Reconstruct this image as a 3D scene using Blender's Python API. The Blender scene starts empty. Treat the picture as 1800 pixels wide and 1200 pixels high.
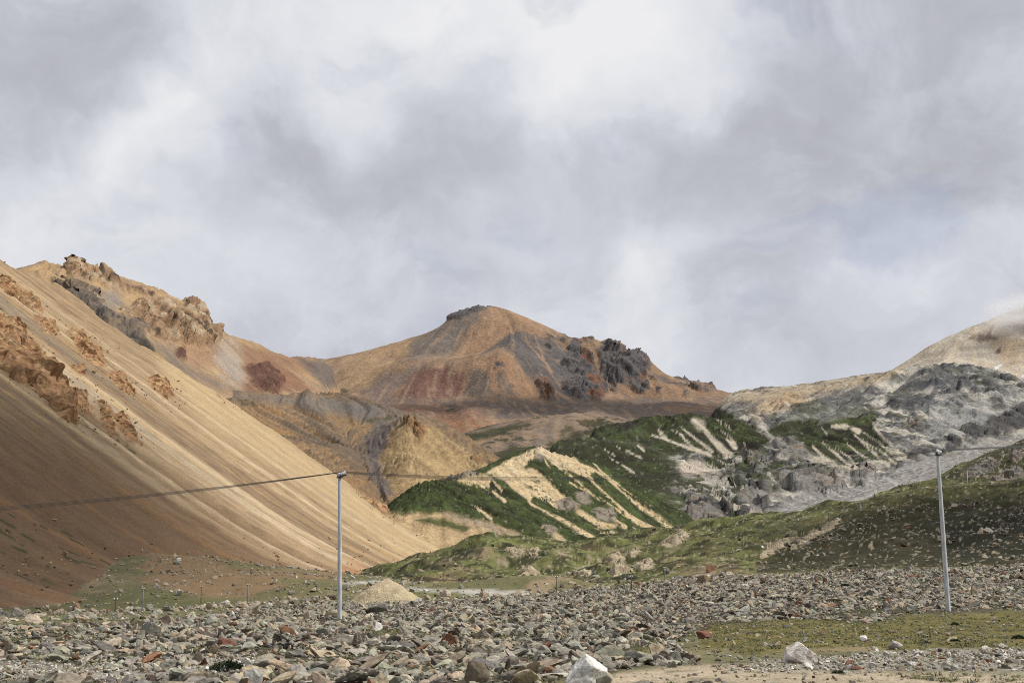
import bpy, bmesh, math, random
import numpy as np

random.seed(7)
RNG = np.random.default_rng(11)
SC = bpy.context.scene
COL = SC.collection

# ------------------------------------------------------------------ camera
EYE = 1.7
FPX = 2500.0                       # focal length in photo pixels (50 mm on a 36 mm sensor, 1800 px wide)
PITCH = math.atan(435.0 / FPX)
cam_d = bpy.data.cameras.new('camera')
cam_d.lens = 50.0
cam_d.sensor_width = 36.0
cam_d.clip_start = 0.5
cam_d.clip_end = 60000.0
cam = bpy.data.objects.new('camera', cam_d)
COL.objects.link(cam)
cam.location = (0, 0, EYE)
cam.rotation_euler = (math.pi / 2 + PITCH, 0, 0)
SC.camera = cam
CP, SP = math.cos(PITCH), math.sin(PITCH)

# ------------------------------------------------------------------ view + renderer
SC.view_settings.view_transform = 'Standard'
SC.view_settings.look = 'None'
SC.view_settings.exposure = 0.0
SC.view_settings.gamma = 1.0
SC.view_settings.use_curve_mapping = False
SC.render.engine = 'CYCLES'
SC.cycles.use_denoising = False
SC.cycles.max_bounces = 5
SC.cycles.diffuse_bounces = 2
SC.cycles.transparent_max_bounces = 12
SC.cycles.volume_bounces = 1
SC.cycles.filter_width = 1.0

# ------------------------------------------------------------------ sun
SUN_TO = np.array([0.56, -0.02, 0.80]); SUN_TO /= np.linalg.norm(SUN_TO)
SUN_EL = math.asin(SUN_TO[2])
SUN_AZ = math.atan2(SUN_TO[0], SUN_TO[1])       # clockwise from +Y
sun_d = bpy.data.lights.new('sun', 'SUN')
sun_d.energy = 5.0
sun_d.angle = math.radians(1.0)
sun_d.color = (1.0, 0.955, 0.88)
sun = bpy.data.objects.new('sun', sun_d)
COL.objects.link(sun)
from mathutils import Vector
sun.rotation_euler = Vector(SUN_TO.tolist()).to_track_quat('Z', 'Y').to_euler()


def ray(px, py):
    """direction through a photo pixel, per metre of depth (y)"""
    u = (px - 900.0) / FPX
    v = (600.0 - py) / FPX
    dy = CP - v * SP
    return u / dy, (SP + v * CP) / dy


def P(px, py, D):
    kx, kz = ray(px, py)
    return (kx * D, D, EYE + kz * D)


def proj(x, y, z):
    z = z - EYE
    f = y * CP + z * SP
    return 900.0 + FPX * x / f, 600.0 - FPX * (-y * SP + z * CP) / f


# ------------------------------------------------------------------ world: high broken overcast
world = bpy.data.worlds.new('World')
SC.world = world
world.use_nodes = True
wt = world.node_tree
wt.nodes.clear()


def node(t, kind, **kw):
    n = t.nodes.new(kind)
    for k, v in kw.items():
        setattr(n, k, v)
    return n


def build_sky():
    t = wt
    L = t.links.new
    out = node(t, 'ShaderNodeOutputWorld')
    bg = node(t, 'ShaderNodeBackground')
    bg.inputs['Strength'].default_value = 1.0
    L(bg.outputs[0], out.inputs[0])
    sky = node(t, 'ShaderNodeTexSky', sky_type='NISHITA')
    sky.sun_disc = False
    sky.sun_elevation = SUN_EL
    sky.sun_rotation = SUN_AZ
    sky.altitude = 4500
    skys = node(t, 'ShaderNodeVectorMath', operation='SCALE')
    L(sky.outputs[0], skys.inputs[0])
    skys.inputs['Scale'].default_value = 0.13
    tc = node(t, 'ShaderNodeTexCoord')
    # clouds are laid out on the unit direction vector, warped by noise so that the masses get ragged edges
    def noise(scale, detail, rough, vec, off=(0, 0, 0), sc=(1, 1, 1), lac=2.0):
        mp = node(t, 'ShaderNodeMapping')
        mp.inputs['Location'].default_value = off
        mp.inputs['Scale'].default_value = sc
        L(vec, mp.inputs['Vector'])
        n = node(t, 'ShaderNodeTexNoise')
        n.inputs['Scale'].default_value = scale
        n.inputs['Detail'].default_value = detail
        n.inputs['Roughness'].default_value = rough
        n.inputs['Lacunarity'].default_value = lac
        L(mp.outputs[0], n.inputs['Vector'])
        return n
    d = tc.outputs['Generated']
    warp = noise(6.0, 5, 0.55, d)
    sub = node(t, 'ShaderNodeVectorMath', operation='SUBTRACT')
    L(warp.outputs['Color'], sub.inputs[0]); sub.inputs[1].default_value = (0.5, 0.5, 0.5)
    mul = node(t, 'ShaderNodeVectorMath', operation='SCALE')
    L(sub.outputs[0], mul.inputs[0]); mul.inputs['Scale'].default_value = 0.16
    add = node(t, 'ShaderNodeVectorMath', operation='ADD')
    L(d, add.inputs[0]); L(mul.outputs[0], add.inputs[1])
    wd = add.outputs[0]

    acc = None
    def plus(a, b):
        m = node(t, 'ShaderNodeMath', operation='ADD')
        if a is None:
            m.inputs[0].default_value = 0.0
        else:
            L(a, m.inputs[0])
        L(b, m.inputs[1])
        return m.outputs[0]

    def scaled(sock, k, o=0.0):
        m = node(t, 'ShaderNodeMath', operation='MULTIPLY_ADD')
        L(sock, m.inputs[0]); m.inputs[1].default_value = k; m.inputs[2].default_value = o
        return m.outputs[0]

    # cloud masses: (photo pixel where the mass sits, angular radius in px, brightness offset)
    lobes = [(960, 70, 300, .20), (700, 120, 150, .13), (1130, 70, 170, .12), (620, 205, 80, .10), (480, 30, 130, .09), (300, 220, 120, .13), (200, 290, 130, .10), (380, 90, 110, .10), (60, 400, 130, .09), (330, 160, 60, .07),
             (60, 80, 240, -.12), (180, 30, 160, -.06), (520, 240, 110, -.11), (430, 310, 110, -.07), (790, 200, 130, -.08), (830, 290, 230, -.11), (640, 290, 150, -.08), (1060, 250, 170, -.06), (1330, 230, 280, -.10), (1600, 130, 320, -.15), (1760, 250, 220, -.08),
             (1600, 400, 140, -.09), (1160, 470, 110, .05), (1240, 440, 60, .03), (1290, 350, 110, .04), (1500, 470, 130, .05), (1600, 490, 100, .04), (850, 380, 140, .05), (520, 440, 260, -.02), (1330, 600, 180, -.04), (1170, 40, 60, -.07), (300, 480, 160, .03)]
    for (px, py, r, a) in lobes:
        kx, kz = ray(px, py)
        v = np.array([kx, 1.0, kz]); v /= np.linalg.norm(v)
        sb = node(t, 'ShaderNodeVectorMath', operation='DISTANCE')
        L(wd, sb.inputs[0]); sb.inputs[1].default_value = v.tolist()
        mr = node(t, 'ShaderNodeMapRange', interpolation_type='SMOOTHERSTEP')
        L(sb.outputs['Value'], mr.inputs['Value'])
        mr.inputs['From Min'].default_value = 0.0
        mr.inputs['From Max'].default_value = r * 1.35 / FPX
        mr.inputs['To Min'].default_value = a
        mr.inputs['To Max'].default_value = 0.0
        acc = plus(acc, mr.outputs[0])
    n1 = noise(9.0, 7, 0.56, wd, (3.1, 0.4, 1.7), (1, 1, 1.5))
    n2 = noise(3.2, 4, 0.5, wd, (1.3, 2.2, 0.6), (1, 1, 1.6))
    n3 = noise(24.0, 6, 0.6, wd, (5.3, 1.2, 2.6), (1, 1, 1.2))
    acc = plus(acc, scaled(n1.outputs['Fac'], 0.34, -0.17))
    acc = plus(acc, scaled(n2.outputs['Fac'], 0.16, -0.08))
    acc = plus(acc, scaled(n3.outputs['Fac'], 0.14, -0.07))
    n5 = noise(5.5, 9, 0.62, wd, (2.3, 7.2, 4.6), (1, 1, 1.3))
    edge_ = node(t, 'ShaderNodeMapRange', interpolation_type='SMOOTHSTEP')
    L(n5.outputs['Fac'], edge_.inputs['Value'])
    edge_.inputs['From Min'].default_value = 0.42; edge_.inputs['From Max'].default_value = 0.58
    edge_.inputs['To Min'].default_value = -0.04; edge_.inputs['To Max'].default_value = 0.04
    acc = plus(acc, edge_.outputs[0])
    val = scaled(acc, 1.25, 0.70)
    ramp = node(t, 'ShaderNodeValToRGB')
    cr = ramp.color_ramp
    cr.interpolation = 'B_SPLINE'
    cr.elements[0].position = 0.34; cr.elements[0].color = (0.405, 0.412, 0.455, 1)
    cr.elements[1].position = 1.0; cr.elements[1].color = (0.87, 0.87, 0.875, 1)
    for pos, c in ((0.52, (0.49, 0.50, 0.55)), (0.66, (0.605, 0.625, 0.685)), (0.82, (0.735, 0.75, 0.80))):
        e = cr.elements.new(pos); e.color = (*c, 1)
    L(val, ramp.inputs['Fac'])
    # thin gaps let a little of the blue above through
    cov = node(t, 'ShaderNodeMapRange', interpolation_type='SMOOTHSTEP')
    n4 = noise(7.0, 6, 0.55, wd, (9.4, 3.3, 0.2), (1, 1, 1.6))
    L(n4.outputs['Fac'], cov.inputs['Value'])
    cov.inputs['From Min'].default_value = 0.30
    cov.inputs['From Max'].default_value = 0.42
    cov.inputs['To Min'].default_value = 0.80
    cov.inputs['To Max'].default_value = 1.0
    mx = node(t, 'ShaderNodeMix', data_type='RGBA')
    L(cov.outputs[0], mx.inputs['Factor'])
    L(skys.outputs[0], mx.inputs[6]); L(ramp.outputs[0], mx.inputs[7])
    L(mx.outputs[2], bg.inputs['Color'])


build_sky()

# ------------------------------------------------------------------ numeric helpers
_T2 = RNG.normal(size=(256, 256, 2)).astype(np.float32)
_T2 /= np.linalg.norm(_T2, axis=2, keepdims=True)
_T3 = RNG.normal(size=(64, 64, 64, 3)).astype(np.float32)
_T3 /= np.linalg.norm(_T3, axis=3, keepdims=True)


def gn2(x, y):
    xi = np.floor(x).astype(np.int64); yi = np.floor(y).astype(np.int64)
    fx = (x - xi).astype(np.float32); fy = (y - yi).astype(np.float32)
    u = fx * fx * fx * (fx * (fx * 6 - 15) + 10); v = fy * fy * fy * (fy * (fy * 6 - 15) + 10)
    x0 = xi & 255; x1 = (xi + 1) & 255; y0 = yi & 255; y1 = (yi + 1) & 255
    def g(a, b, dx, dy):
        t = _T2[a, b]
        return t[..., 0] * dx + t[..., 1] * dy
    n0 = g(x0, y0, fx, fy) * (1 - u) + g(x1, y0, fx - 1, fy) * u
    n1 = g(x0, y1, fx, fy - 1) * (1 - u) + g(x1, y1, fx - 1, fy - 1) * u
    return (n0 * (1 - v) + n1 * v) * 1.5


def gn3(x, y, z):
    I = [np.floor(c).astype(np.int64) for c in (x, y, z)]
    F = [(c - i).astype(np.float32) for c, i in zip((x, y, z), I)]
    U = [f * f * f * (f * (f * 6 - 15) + 10) for f in F]
    r = 0
    for a in (0, 1):
        for b in (0, 1):
            for c in (0, 1):
                t = _T3[(I[0] + a) & 63, (I[1] + b) & 63, (I[2] + c) & 63]
                d = t[..., 0] * (F[0] - a) + t[..., 1] * (F[1] - b) + t[..., 2] * (F[2] - c)
                w = (U[0] if a else 1 - U[0]) * (U[1] if b else 1 - U[1]) * (U[2] if c else 1 - U[2])
                r = r + d * w
    return r * 1.6


def fbm2(x, y, s, o=4, g=0.5, off=0.0):
    """s = wavelength in metres"""
    r = 0; a = 1.0; tot = 0
    x = x / s + off * 17.3; y = y / s + off * 9.1
    for k in range(o):
        r = r + a * gn2(x, y)
        tot += a
        a *= g
        x, y = (x * 1.62 - y * 1.18) + 13.7, (x * 1.18 + y * 1.62) + 5.1
    return r / tot * 1.35


def fbm3(x, y, z, s, o=4, g=0.5, off=0.0):
    r = 0; a = 1.0; tot = 0
    x = x / s + off * 7.3; y = y / s + off * 3.1; z = z / s + off
    for k in range(o):
        r = r + a * gn3(x, y, z)
        tot += a
        a *= g
        x, y, z = (x * 1.6 - y * 1.2) + 3.7, (x * 1.2 + y * 1.6) + 5.1, z * 2.03 + 1.9
    return r / tot * 1.35


def ridge3(x, y, z, s, o=4, g=0.5, off=0.0):
    r = 0; a = 1.0; tot = 0
    x = x / s + off * 7.3; y = y / s + off * 3.1; z = z / s + off
    for k in range(o):
        r = r + a * (1 - 2.2 * np.abs(gn3(x, y, z)))
        tot += a
        a *= g
        x, y, z = (x * 1.6 - y * 1.2) + 3.7, (x * 1.2 + y * 1.6) + 5.1, z * 2.03 + 1.9
    return r / tot


_RC = RNG.uniform(0, 1, (32, 32, 32, 7)).astype(np.float32)


def blocks3(x, y, z, s, off=0.0):
    """height of broken bedrock: upper envelope of tilted, rounded blocks (about -1..1)"""
    x = np.asarray(x, np.float32) / s + off * 3.7; y = np.asarray(y, np.float32) / s + off * 1.9; z = np.asarray(z, np.float32) / s + off
    ix, iy, iz = [np.floor(a).astype(np.int64) for a in (x, y, z)]
    out = np.full(x.shape, -9.0, np.float32)
    for a in (-1, 0, 1):
        for b in (-1, 0, 1):
            for c in (-1, 0, 1):
                t = _RC[(ix + a) & 31, (iy + b) & 31, (iz + c) & 31]
                dx = x - (ix + a + t[..., 0]); dy = y - (iy + b + t[..., 1]); dz = z - (iz + c + t[..., 2])
                d = dx * dx + dy * dy + dz * dz
                h = (t[..., 3] - .5) * 1.3 + (t[..., 4] - .5) * 1.8 * dx + (t[..., 5] - .5) * 1.8 * dy + (t[..., 6] - .5) * 1.8 * dz - 1.25 * np.maximum(np.maximum(np.abs(dx + .35 * dy), np.abs(dy - .35 * dz)), np.abs(dz + .3 * dx)) + .45
                out = np.maximum(out, h)
    return (out - .5) * 1.5


def bedrock(X, Y, Z, mask, s, amp, off=0.0, vs=.55, fine=1.0):
    """blocky crag relief where mask > 0"""
    r = np.zeros(X.shape)
    i = mask > .01
    x, y, z = X[i], Y[i], Z[i] * vs
    w = s * .22
    x = x + fbm3(x, y, z, s * .6, 2, .5, off) * w; y = y + fbm3(x, y, z, s * .6, 2, .5, off + 2) * w
    r[i] = amp * (blocks3(x, y, z, s, off) + .5 * blocks3(x, y, z, s * .42, off + 1) + .26 * fine * blocks3(x, y, z, s * .18, off + 2) + .1)
    return r * mask


def sstep(a, b, x):
    t = np.clip((x - a) / (b - a), 0, 1)
    return t * t * (3 - 2 * t)


def S(r, g, b, k=1.74, sat=0.92):
    """picture colour -> albedo: linear light divided by what falls on it"""
    c = np.array([r, g, b]) / 255.0
    lin = np.where(c <= 0.04045, c / 12.92, ((c + 0.055) / 1.055) ** 2.4)
    lum = lin @ np.array([0.2126, 0.7152, 0.0722])
    lin = lum + (lin - lum) * sat
    return np.clip(lin / k, 0.004, 0.85)


def desat(c, k):
    l = (c @ np.array([0.2126, 0.7152, 0.0722]))[..., None]
    return l + (c - l) * k


def mixc(c, col, m):
    m = np.clip(m, 0, 1)[..., None]
    return c * (1 - m) + np.asarray(col) * m


def sdf(px, py, poly):
    """signed distance to a polygon, positive inside (photo pixels)"""
    poly = np.asarray(poly, float)
    d = np.full(px.shape, 1e9); inside = np.zeros(px.shape, bool)
    n = len(poly)
    for i in range(n):
        ax, ay = poly[i]; bx, by = poly[(i + 1) % n]
        ex, ey = bx - ax, by - ay
        t = np.clip(((px - ax) * ex + (py - ay) * ey) / (ex * ex + ey * ey + 1e-9), 0, 1)
        d = np.minimum(d, np.hypot(px - ax - t * ex, py - ay - t * ey))
        c = ((ay > py) != (by > py)) & (px < (bx - ax) * (py - ay) / (by - ay + 1e-12) + ax)
        inside ^= c
    return np.where(inside, d, -d)


def lsd(px, py, line):
    """distance to a polyline (photo pixels)"""
    line = np.asarray(line, float)
    d = np.full(px.shape, 1e9)
    for i in range(len(line) - 1):
        ax, ay = line[i]; bx, by = line[i + 1]
        ex, ey = bx - ax, by - ay
        t = np.clip(((px - ax) * ex + (py - ay) * ey) / (ex * ex + ey * ey + 1e-9), 0, 1)
        d = np.minimum(d, np.hypot(px - ax - t * ex, py - ay - t * ey))
    return d


def tr(pts, ox, oy, k):
    """points read off an enlargement of the photograph -> photo pixels"""
    return [(ox + x * k, oy + y * k) for (x, y) in pts]


def strokes(px, py, items, ox, oy, k):
    """runnels: (polyline, width) read off an enlargement; narrow at the top, wide at the foot"""
    m = np.zeros_like(px)
    for pts, w in items:
        ln = tr(pts, ox, oy, k); w = w * k
        top = ln[0]; L_ = math.hypot(ln[-1][0] - top[0], ln[-1][1] - top[1])
        f = np.clip(np.hypot(px - top[0], py - top[1]) / L_, 0, 1)
        ww = w * (.45 + .75 * f)
        m = np.maximum(m, sstep(1.25, .6, lsd(px, py, ln) / ww))
    return m


def dense(pts, step):
    pts = np.asarray(pts, float)
    out = [pts[0]]
    for a, b in zip(pts[:-1], pts[1:]):
        n = max(1, int(round(np.linalg.norm(b[:2] - a[:2]) / step)))
        for k in range(1, n + 1):
            out.append(a + (b - a) * k / n)
    return np.array(out)


class RBF:
    """height field through surveyed ridge, valley and foot lines"""
    def __init__(self, lines, step, c):
        pts = []
        for ln in lines:
            w = np.array([P(*q) if len(q) == 3 else q[:3] for q in ln], float)
            pts.append(dense(w, step) if len(w) > 1 else w)
        pts = np.concatenate(pts)
        key = np.round(pts[:, :2] / (step * 0.2)).astype(int)
        _, idx = np.unique(key, axis=0, return_index=True)
        self.p = pts[idx]; self.c = c
        n = len(self.p)
        r = np.sqrt(((self.p[:, None, :2] - self.p[None, :, :2]) ** 2).sum(-1) + c * c)
        A = np.zeros((n + 1, n + 1)); A[:n, :n] = -r; A[:n, n] = 1; A[n, :n] = 1
        A[:n, :n] += np.eye(n) * 1e-3 * step * -1
        b = np.zeros(n + 1); b[:n] = self.p[:, 2]
        self.w = np.linalg.solve(A, b)

    def __call__(self, X, Y):
        sh = X.shape
        x = X.ravel().astype(np.float32); y = Y.ravel().astype(np.float32)
        out = np.empty(len(x), np.float32)
        px = self.p[:, 0].astype(np.float32); py = self.p[:, 1].astype(np.float32)
        w = (-self.w[:-1]).astype(np.float32); c2 = np.float32(self.c ** 2)
        ch = 20000
        for i in range(0, len(x), ch):
            dx = x[i:i + ch, None] - px; dy = y[i:i + ch, None] - py
            dx *= dx; dy *= dy; dx += dy; dx += c2
            np.sqrt(dx, out=dx)
            out[i:i + ch] = dx @ w
        return (out + self.w[-1]).reshape(sh).astype(np.float64)


def W(x, y, z):
    return (x, y, z, 0)


class Land:
    def __init__(self, pxa, pxb, ya, yb, nc, nr, power=1.0):
        ka = (pxa - 900) / FPX; kb = (pxb - 900) / FPX
        self.k = np.linspace(ka, kb, nc)
        t = np.linspace(0, 1, nr) ** power
        self.yv = ya + (yb - ya) * t
        self.X = self.yv[:, None] * self.k[None, :]
        self.Y = np.repeat(self.yv[:, None], nc, 1)
        self.nr, self.nc = nr, nc
        self.idx = np.arange(nr, dtype=float)

    def skirt(self, left=0, right=0, drop=250.0):
        """the landform dies out under its neighbours at its ends"""
        t = np.linspace(0, 1, self.nc)[None, :]
        if left:
            self.Z = self.Z - drop * sstep(left, 0, t) ** 1.5
        if right:
            self.Z = self.Z - drop * sstep(1 - right, 1, t) ** 1.5

    def pix(self):
        return proj(self.X, self.Y, self.Z)

    def grad(self):
        k = self.k
        dzdk = np.gradient(self.Z, k, axis=1)
        dzdyk = np.gradient(self.Z, self.yv, axis=0)
        gx = dzdk / self.Y
        gy = dzdyk - dzdk * k[None, :] / self.Y
        return gx, gy

    def normals(self):
        gx, gy = self.grad()
        n = np.stack([-gx, -gy, np.ones_like(gx)], -1)
        return n / np.linalg.norm(n, axis=-1, keepdims=True)

    def look(self, F, x, y):
        k = x / np.maximum(y, 1.0)
        i = np.clip((k - self.k[0]) / (self.k[-1] - self.k[0]) * (self.nc - 1), 0, self.nc - 1.001)
        j = np.clip(np.interp(y, self.yv, self.idx), 0, self.nr - 1.001)
        i0 = i.astype(int); j0 = j.astype(int); fi = i - i0; fj = j - j0
        return (F[j0, i0] * (1 - fi) * (1 - fj) + F[j0, i0 + 1] * fi * (1 - fj) + F[j0 + 1, i0] * (1 - fi) * fj + F[j0 + 1, i0 + 1] * fi * fj)

    def lic(self, wl, length, steps=10, off=0.0, o=2, g=0.6):
        """noise smeared down the fall lines: scree streaks and gullies"""
        gx, gy = self.grad()
        for _ in range(2):
            for a in (gx, gy):
                a[1:-1, 1:-1] = (a[1:-1, 1:-1] * 2 + a[:-2, 1:-1] + a[2:, 1:-1] + a[1:-1, :-2] + a[1:-1, 2:]) / 6
        m = np.hypot(gx, gy) + 1e-6
        gx /= m; gy /= m
        ds = length / (2 * steps)
        tot = fbm2(self.X, self.Y, wl, o, g, off).astype(np.float64)
        for sgn in (1, -1):
            x = self.X.copy(); y = self.Y.copy()
            for s in range(steps):
                vx = self.look(gx, x, y); vy = self.look(gy, x, y)
                x = x + sgn * ds * vx; y = y + sgn * ds * vy
                tot += fbm2(x, y, wl, o, g, off)
        tot -= tot.mean()
        return tot / (tot.std() + 1e-9)

    def mesh(self, name, mat, col, disp=None, cut=None):
        """cut: boolean vertex mask of what to keep"""
        V = np.stack([self.X, self.Y, self.Z], -1)
        if disp is not None:
            V = V + self.normals() * disp[..., None]
        self.V = V
        nr, nc = self.nr, self.nc
        q = np.arange(nr * nc).reshape(nr, nc)
        a = q[:-1, :-1]; b = q[:-1, 1:]; c = q[1:, 1:]; d = q[1:, :-1]
        F = np.stack([a, b, c, d], -1).reshape(-1, 4)
        C = np.concatenate([np.clip(col, 0.003, 0.9), np.ones((nr, nc, 1))], -1).reshape(-1, 4)
        v = V.reshape(-1, 3)
        if cut is not None:
            keep = cut.ravel()
            F = F[keep[F].all(1)]
            used = np.zeros(len(v), bool); used[F.ravel()] = True
            remap = np.cumsum(used) - 1
            F = remap[F]; v = v[used]; C = C[used]
        return make_mesh(name, v, F, mat, C)


def make_mesh(name, v, F, mat, C=None, smooth=True):
    me = bpy.data.meshes.new(name)
    F = np.asarray(F)
    n = F.shape[1]
    me.vertices.add(len(v)); me.vertices.foreach_set('co', np.asarray(v, np.float32).ravel())
    me.loops.add(F.size); me.loops.foreach_set('vertex_index', F.ravel().astype(np.int32))
    me.polygons.add(len(F))
    me.polygons.foreach_set('loop_start', (np.arange(len(F)) * n).astype(np.int32))
    me.polygons.foreach_set('loop_total', np.full(len(F), n, np.int32))
    me.polygons.foreach_set('use_smooth', np.full(len(F), smooth, bool))
    me.update(calc_edges=True)
    if C is not None:
        at = me.attributes.new('Col', 'FLOAT_COLOR', 'POINT')
        at.data.foreach_set('color', np.asarray(C, np.float32).ravel())
    me.materials.append(mat)
    o = bpy.data.objects.new(name, me)
    COL.objects.link(o)
    return o


def tag(o, label=None, cat=None, group=None, kind=None):
    if label: o['label'] = label
    if cat: o['category'] = cat
    if group: o['group'] = group
    if kind: o['kind'] = kind
    return o


# ------------------------------------------------------------------ materials
def terrain_mat(name, wl, bump, var=0.40, rough=0.95, pebble=0.0):
    """albedo map from the mesh, broken up by grain; wl = grain wavelength in metres"""
    m = bpy.data.materials.new(name); m.use_nodes = True
    t = m.node_tree; L = t.links.new
    b = t.nodes['Principled BSDF']
    b.inputs['Roughness'].default_value = rough
    b.inputs['Specular IOR Level'].default_value = 0.15
    at = node(t, 'ShaderNodeAttribute', attribute_name='Col')
    geo = node(t, 'ShaderNodeNewGeometry')
    n1 = node(t, 'ShaderNodeTexNoise')
    n1.inputs['Scale'].default_value = 1.0 / wl
    n1.inputs['Detail'].default_value = 5; n1.inputs['Roughness'].default_value = 0.65
    L(geo.outputs['Position'], n1.inputs['Vector'])
    n2 = node(t, 'ShaderNodeTexNoise')
    n2.inputs['Scale'].default_value = 1.0 / (wl * 7.0)
    n2.inputs['Detail'].default_value = 4; n2.inputs['Roughness'].default_value = 0.6
    L(geo.outputs['Position'], n2.inputs['Vector'])
    mr = node(t, 'ShaderNodeMapRange')
    L(n1.outputs['Fac'], mr.inputs['Value'])
    mr.inputs['From Min'].default_value = 0.28; mr.inputs['From Max'].default_value = 0.72
    mr.inputs['To Min'].default_value = 1 - var; mr.inputs['To Max'].default_value = 1 + var
    mr2 = node(t, 'ShaderNodeMapRange')
    L(n2.outputs['Fac'], mr2.inputs['Value'])
    mr2.inputs['From Min'].default_value = 0.3; mr2.inputs['From Max'].default_value = 0.7
    mr2.inputs['To Min'].default_value = 1 - var * 0.4; mr2.inputs['To Max'].default_value = 1 + var * 0.4
    mm = node(t, 'ShaderNodeMath', operation='MULTIPLY')
    L(mr.outputs[0], mm.inputs[0]); L(mr2.outputs[0], mm.inputs[1])
    sc = node(t, 'ShaderNodeVectorMath', operation='SCALE')
    L(at.outputs['Color'], sc.inputs[0]); L(mm.outputs[0], sc.inputs['Scale'])
    L(sc.outputs[0], b.inputs['Base Color'])
    hsock = n1.outputs['Fac']
    if pebble > 0:
        vo = node(t, 'ShaderNodeTexVoronoi')
        vo.inputs['Scale'].default_value = 1.0 / pebble
        L(geo.outputs['Position'], vo.inputs['Vector'])
        ad = node(t, 'ShaderNodeMath', operation='SUBTRACT')
        L(n1.outputs['Fac'], ad.inputs[0]); L(vo.outputs['Distance'], ad.inputs[1])
        hsock = ad.outputs[0]
    bp = node(t, 'ShaderNodeBump')
    bp.inputs['Strength'].default_value = 0.9
    bp.inputs['Distance'].default_value = bump
    L(hsock, bp.inputs['Height'])
    L(bp.outputs[0], b.inputs['Normal'])
    return m


# =================================================================== GROUND
M_ground = terrain_mat('ground_gravel_and_turf', 0.12, 0.05, 0.35, pebble=0.09)
ground_rbf = RBF([
    [W(-60, -60, 0), W(0, -60, 0), W(60, -60, 0)], [W(-30, 0, 0), W(0, 0, 0), W(30, 0, 0)],
    [W(-20, 26, 0), W(0, 26, 0), W(20, 26, 0)],
    [(0, 1150, 38), (450, 1150, 38), (900, 1145, 39), (1350, 1140, 41), (1800, 1140, 41)],
    [(0, 1108, 60), (300, 1098, 68), (597, 1098, 74), (900, 1085, 76), (1250, 1085, 73), (1667, 1075, 70), (1800, 1080, 68)],
    [(0, 1088, 100), (250, 1086, 100), (420, 1076, 105), (600, 1068, 110), (900, 1060, 110), (1200, 1045, 105), (1500, 1040, 100), (1800, 1030, 100)],
    [(600, 1060, 150), (800, 1052, 150), (950, 1046, 150), (1100, 1030, 150), (1200, 1018, 150), (1300, 1010, 150), (1500, 1005, 150), (1700, 998, 150), (1800, 990, 150), (2000, 985, 150)],
    [(-100, 1080, 190), (60, 1082, 190), (200, 1081, 190), (350, 1066, 190), (435, 1065, 190), (560, 1050, 190)],
    [(690, 1044, 200), (800, 1044, 210), (930, 1046, 220)],
    [(650, 1027, 330), (750, 1032, 330), (900, 1036, 330)],
    [(150, 1056, 226), (190, 1045, 224), (232, 1030, 224), (262, 1030, 222), (300, 1036, 222), (340, 1045, 222)],
    [(330, 1040, 215), (400, 1047, 215), (450, 1058, 210)],
    [(272, 972, 300), (310, 980, 285), (350, 993, 270), (400, 1005, 258), (450, 1010, 250), (520, 1014, 250), (590, 1018, 255), (612, 1024, 250)],
    [(480, 1040, 215), (560, 1040, 212)],
    [(620, 1023, 400), (690, 1018, 420)],
    [(915, 1047, 165), (945, 1032, 172), (978, 1013, 180), (1020, 1022, 182), (1060, 1030, 180)],
    [W(-120, 420, -4), W(-20, 450, 0), W(60, 450, 0), W(150, 420, 0)],
    [W(-300, 700, -8), W(0, 700, -6), W(300, 700, -6)], [W(-900, 1500, -10), W(0, 1500, -10), W(900, 1500, -10)],
    [W(-200, 150, -2), W(-200, 0, 0)], [W(200, 150, 4), W(200, 0, 0)],
], 12.0, 6.0)


def ground_relief(x, y):
    r = fbm2(x, y, 9.0, 4, 0.5, 1.0) * 0.16 + fbm2(x, y, 40.0, 2, 0.5, 2.0) * 0.12
    far = sstep(110, 240, y)
    r = r + far * (fbm2(x, y, 16.0, 4, 0.55, 3.0) * 0.55)
    return r


def ground_h(x, y):
    x = np.asarray(x, float); y = np.asarray(y, float)
    return ground_rbf(x, y) + ground_relief(x, y)


GR = Land(-260, 2060, 14.0, 620.0, 760, 300, 2.2)
GR.Z = ground_h(GR.X, GR.Y)
edge = sstep(560, 620, GR.Y)
GR.Z = GR.Z * (1 - edge) - 9.0 * edge


# zones on the ground, as they lie in the photograph
Z_ROCK = [(-300, 1110), (0, 1104), (120, 1100), (220, 1096), (330, 1086), (420, 1076), (520, 1066), (600, 1060), (680, 1062), (760, 1058), (860, 1052), (950, 1046),
          (1040, 1036), (1110, 1033), (1180, 1020), (1240, 1012), (1330, 1012), (1450, 1006), (1600, 1002), (1700, 1000), (1800, 992), (2100, 985),
          (2100, 1066), (1800, 1072), (1700, 1076), (1590, 1083), (1520, 1098), (1420, 1090), (1250, 1104), (1180, 1130), (1230, 1165), (1100, 1172), (900, 1215), (0, 1240), (-300, 1240)]
Z_OLIVE = [[(1240, 1098), (1420, 1086), (1530, 1096), (1600, 1082), (1720, 1078), (2100, 1068), (2100, 1142), (1800, 1140), (1560, 1142), (1500, 1132), (1330, 1150), (1230, 1140)],
           [(640, 1112), (720, 1108), (700, 1120), (640, 1124)], [(1080, 1140), (1150, 1128), (1170, 1150), (1090, 1158)]]
Z_WGRAVEL = [[(1250, 1172), (1420, 1158), (1560, 1146), (1800, 1140), (2100, 1140), (2100, 1170), (1800, 1178), (1500, 1180), (1300, 1180)],
             [(-300, 1168), (60, 1162), (150, 1172), (330, 1168), (420, 1150), (470, 1160), (400, 1185), (120, 1195), (-300, 1196)]]
Z_DIRT = [(1080, 1178), (1240, 1166), (1400, 1176), (1600, 1184), (1800, 1182), (2200, 1180), (2200, 1300), (1000, 1300), (1060, 1200)]
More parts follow.
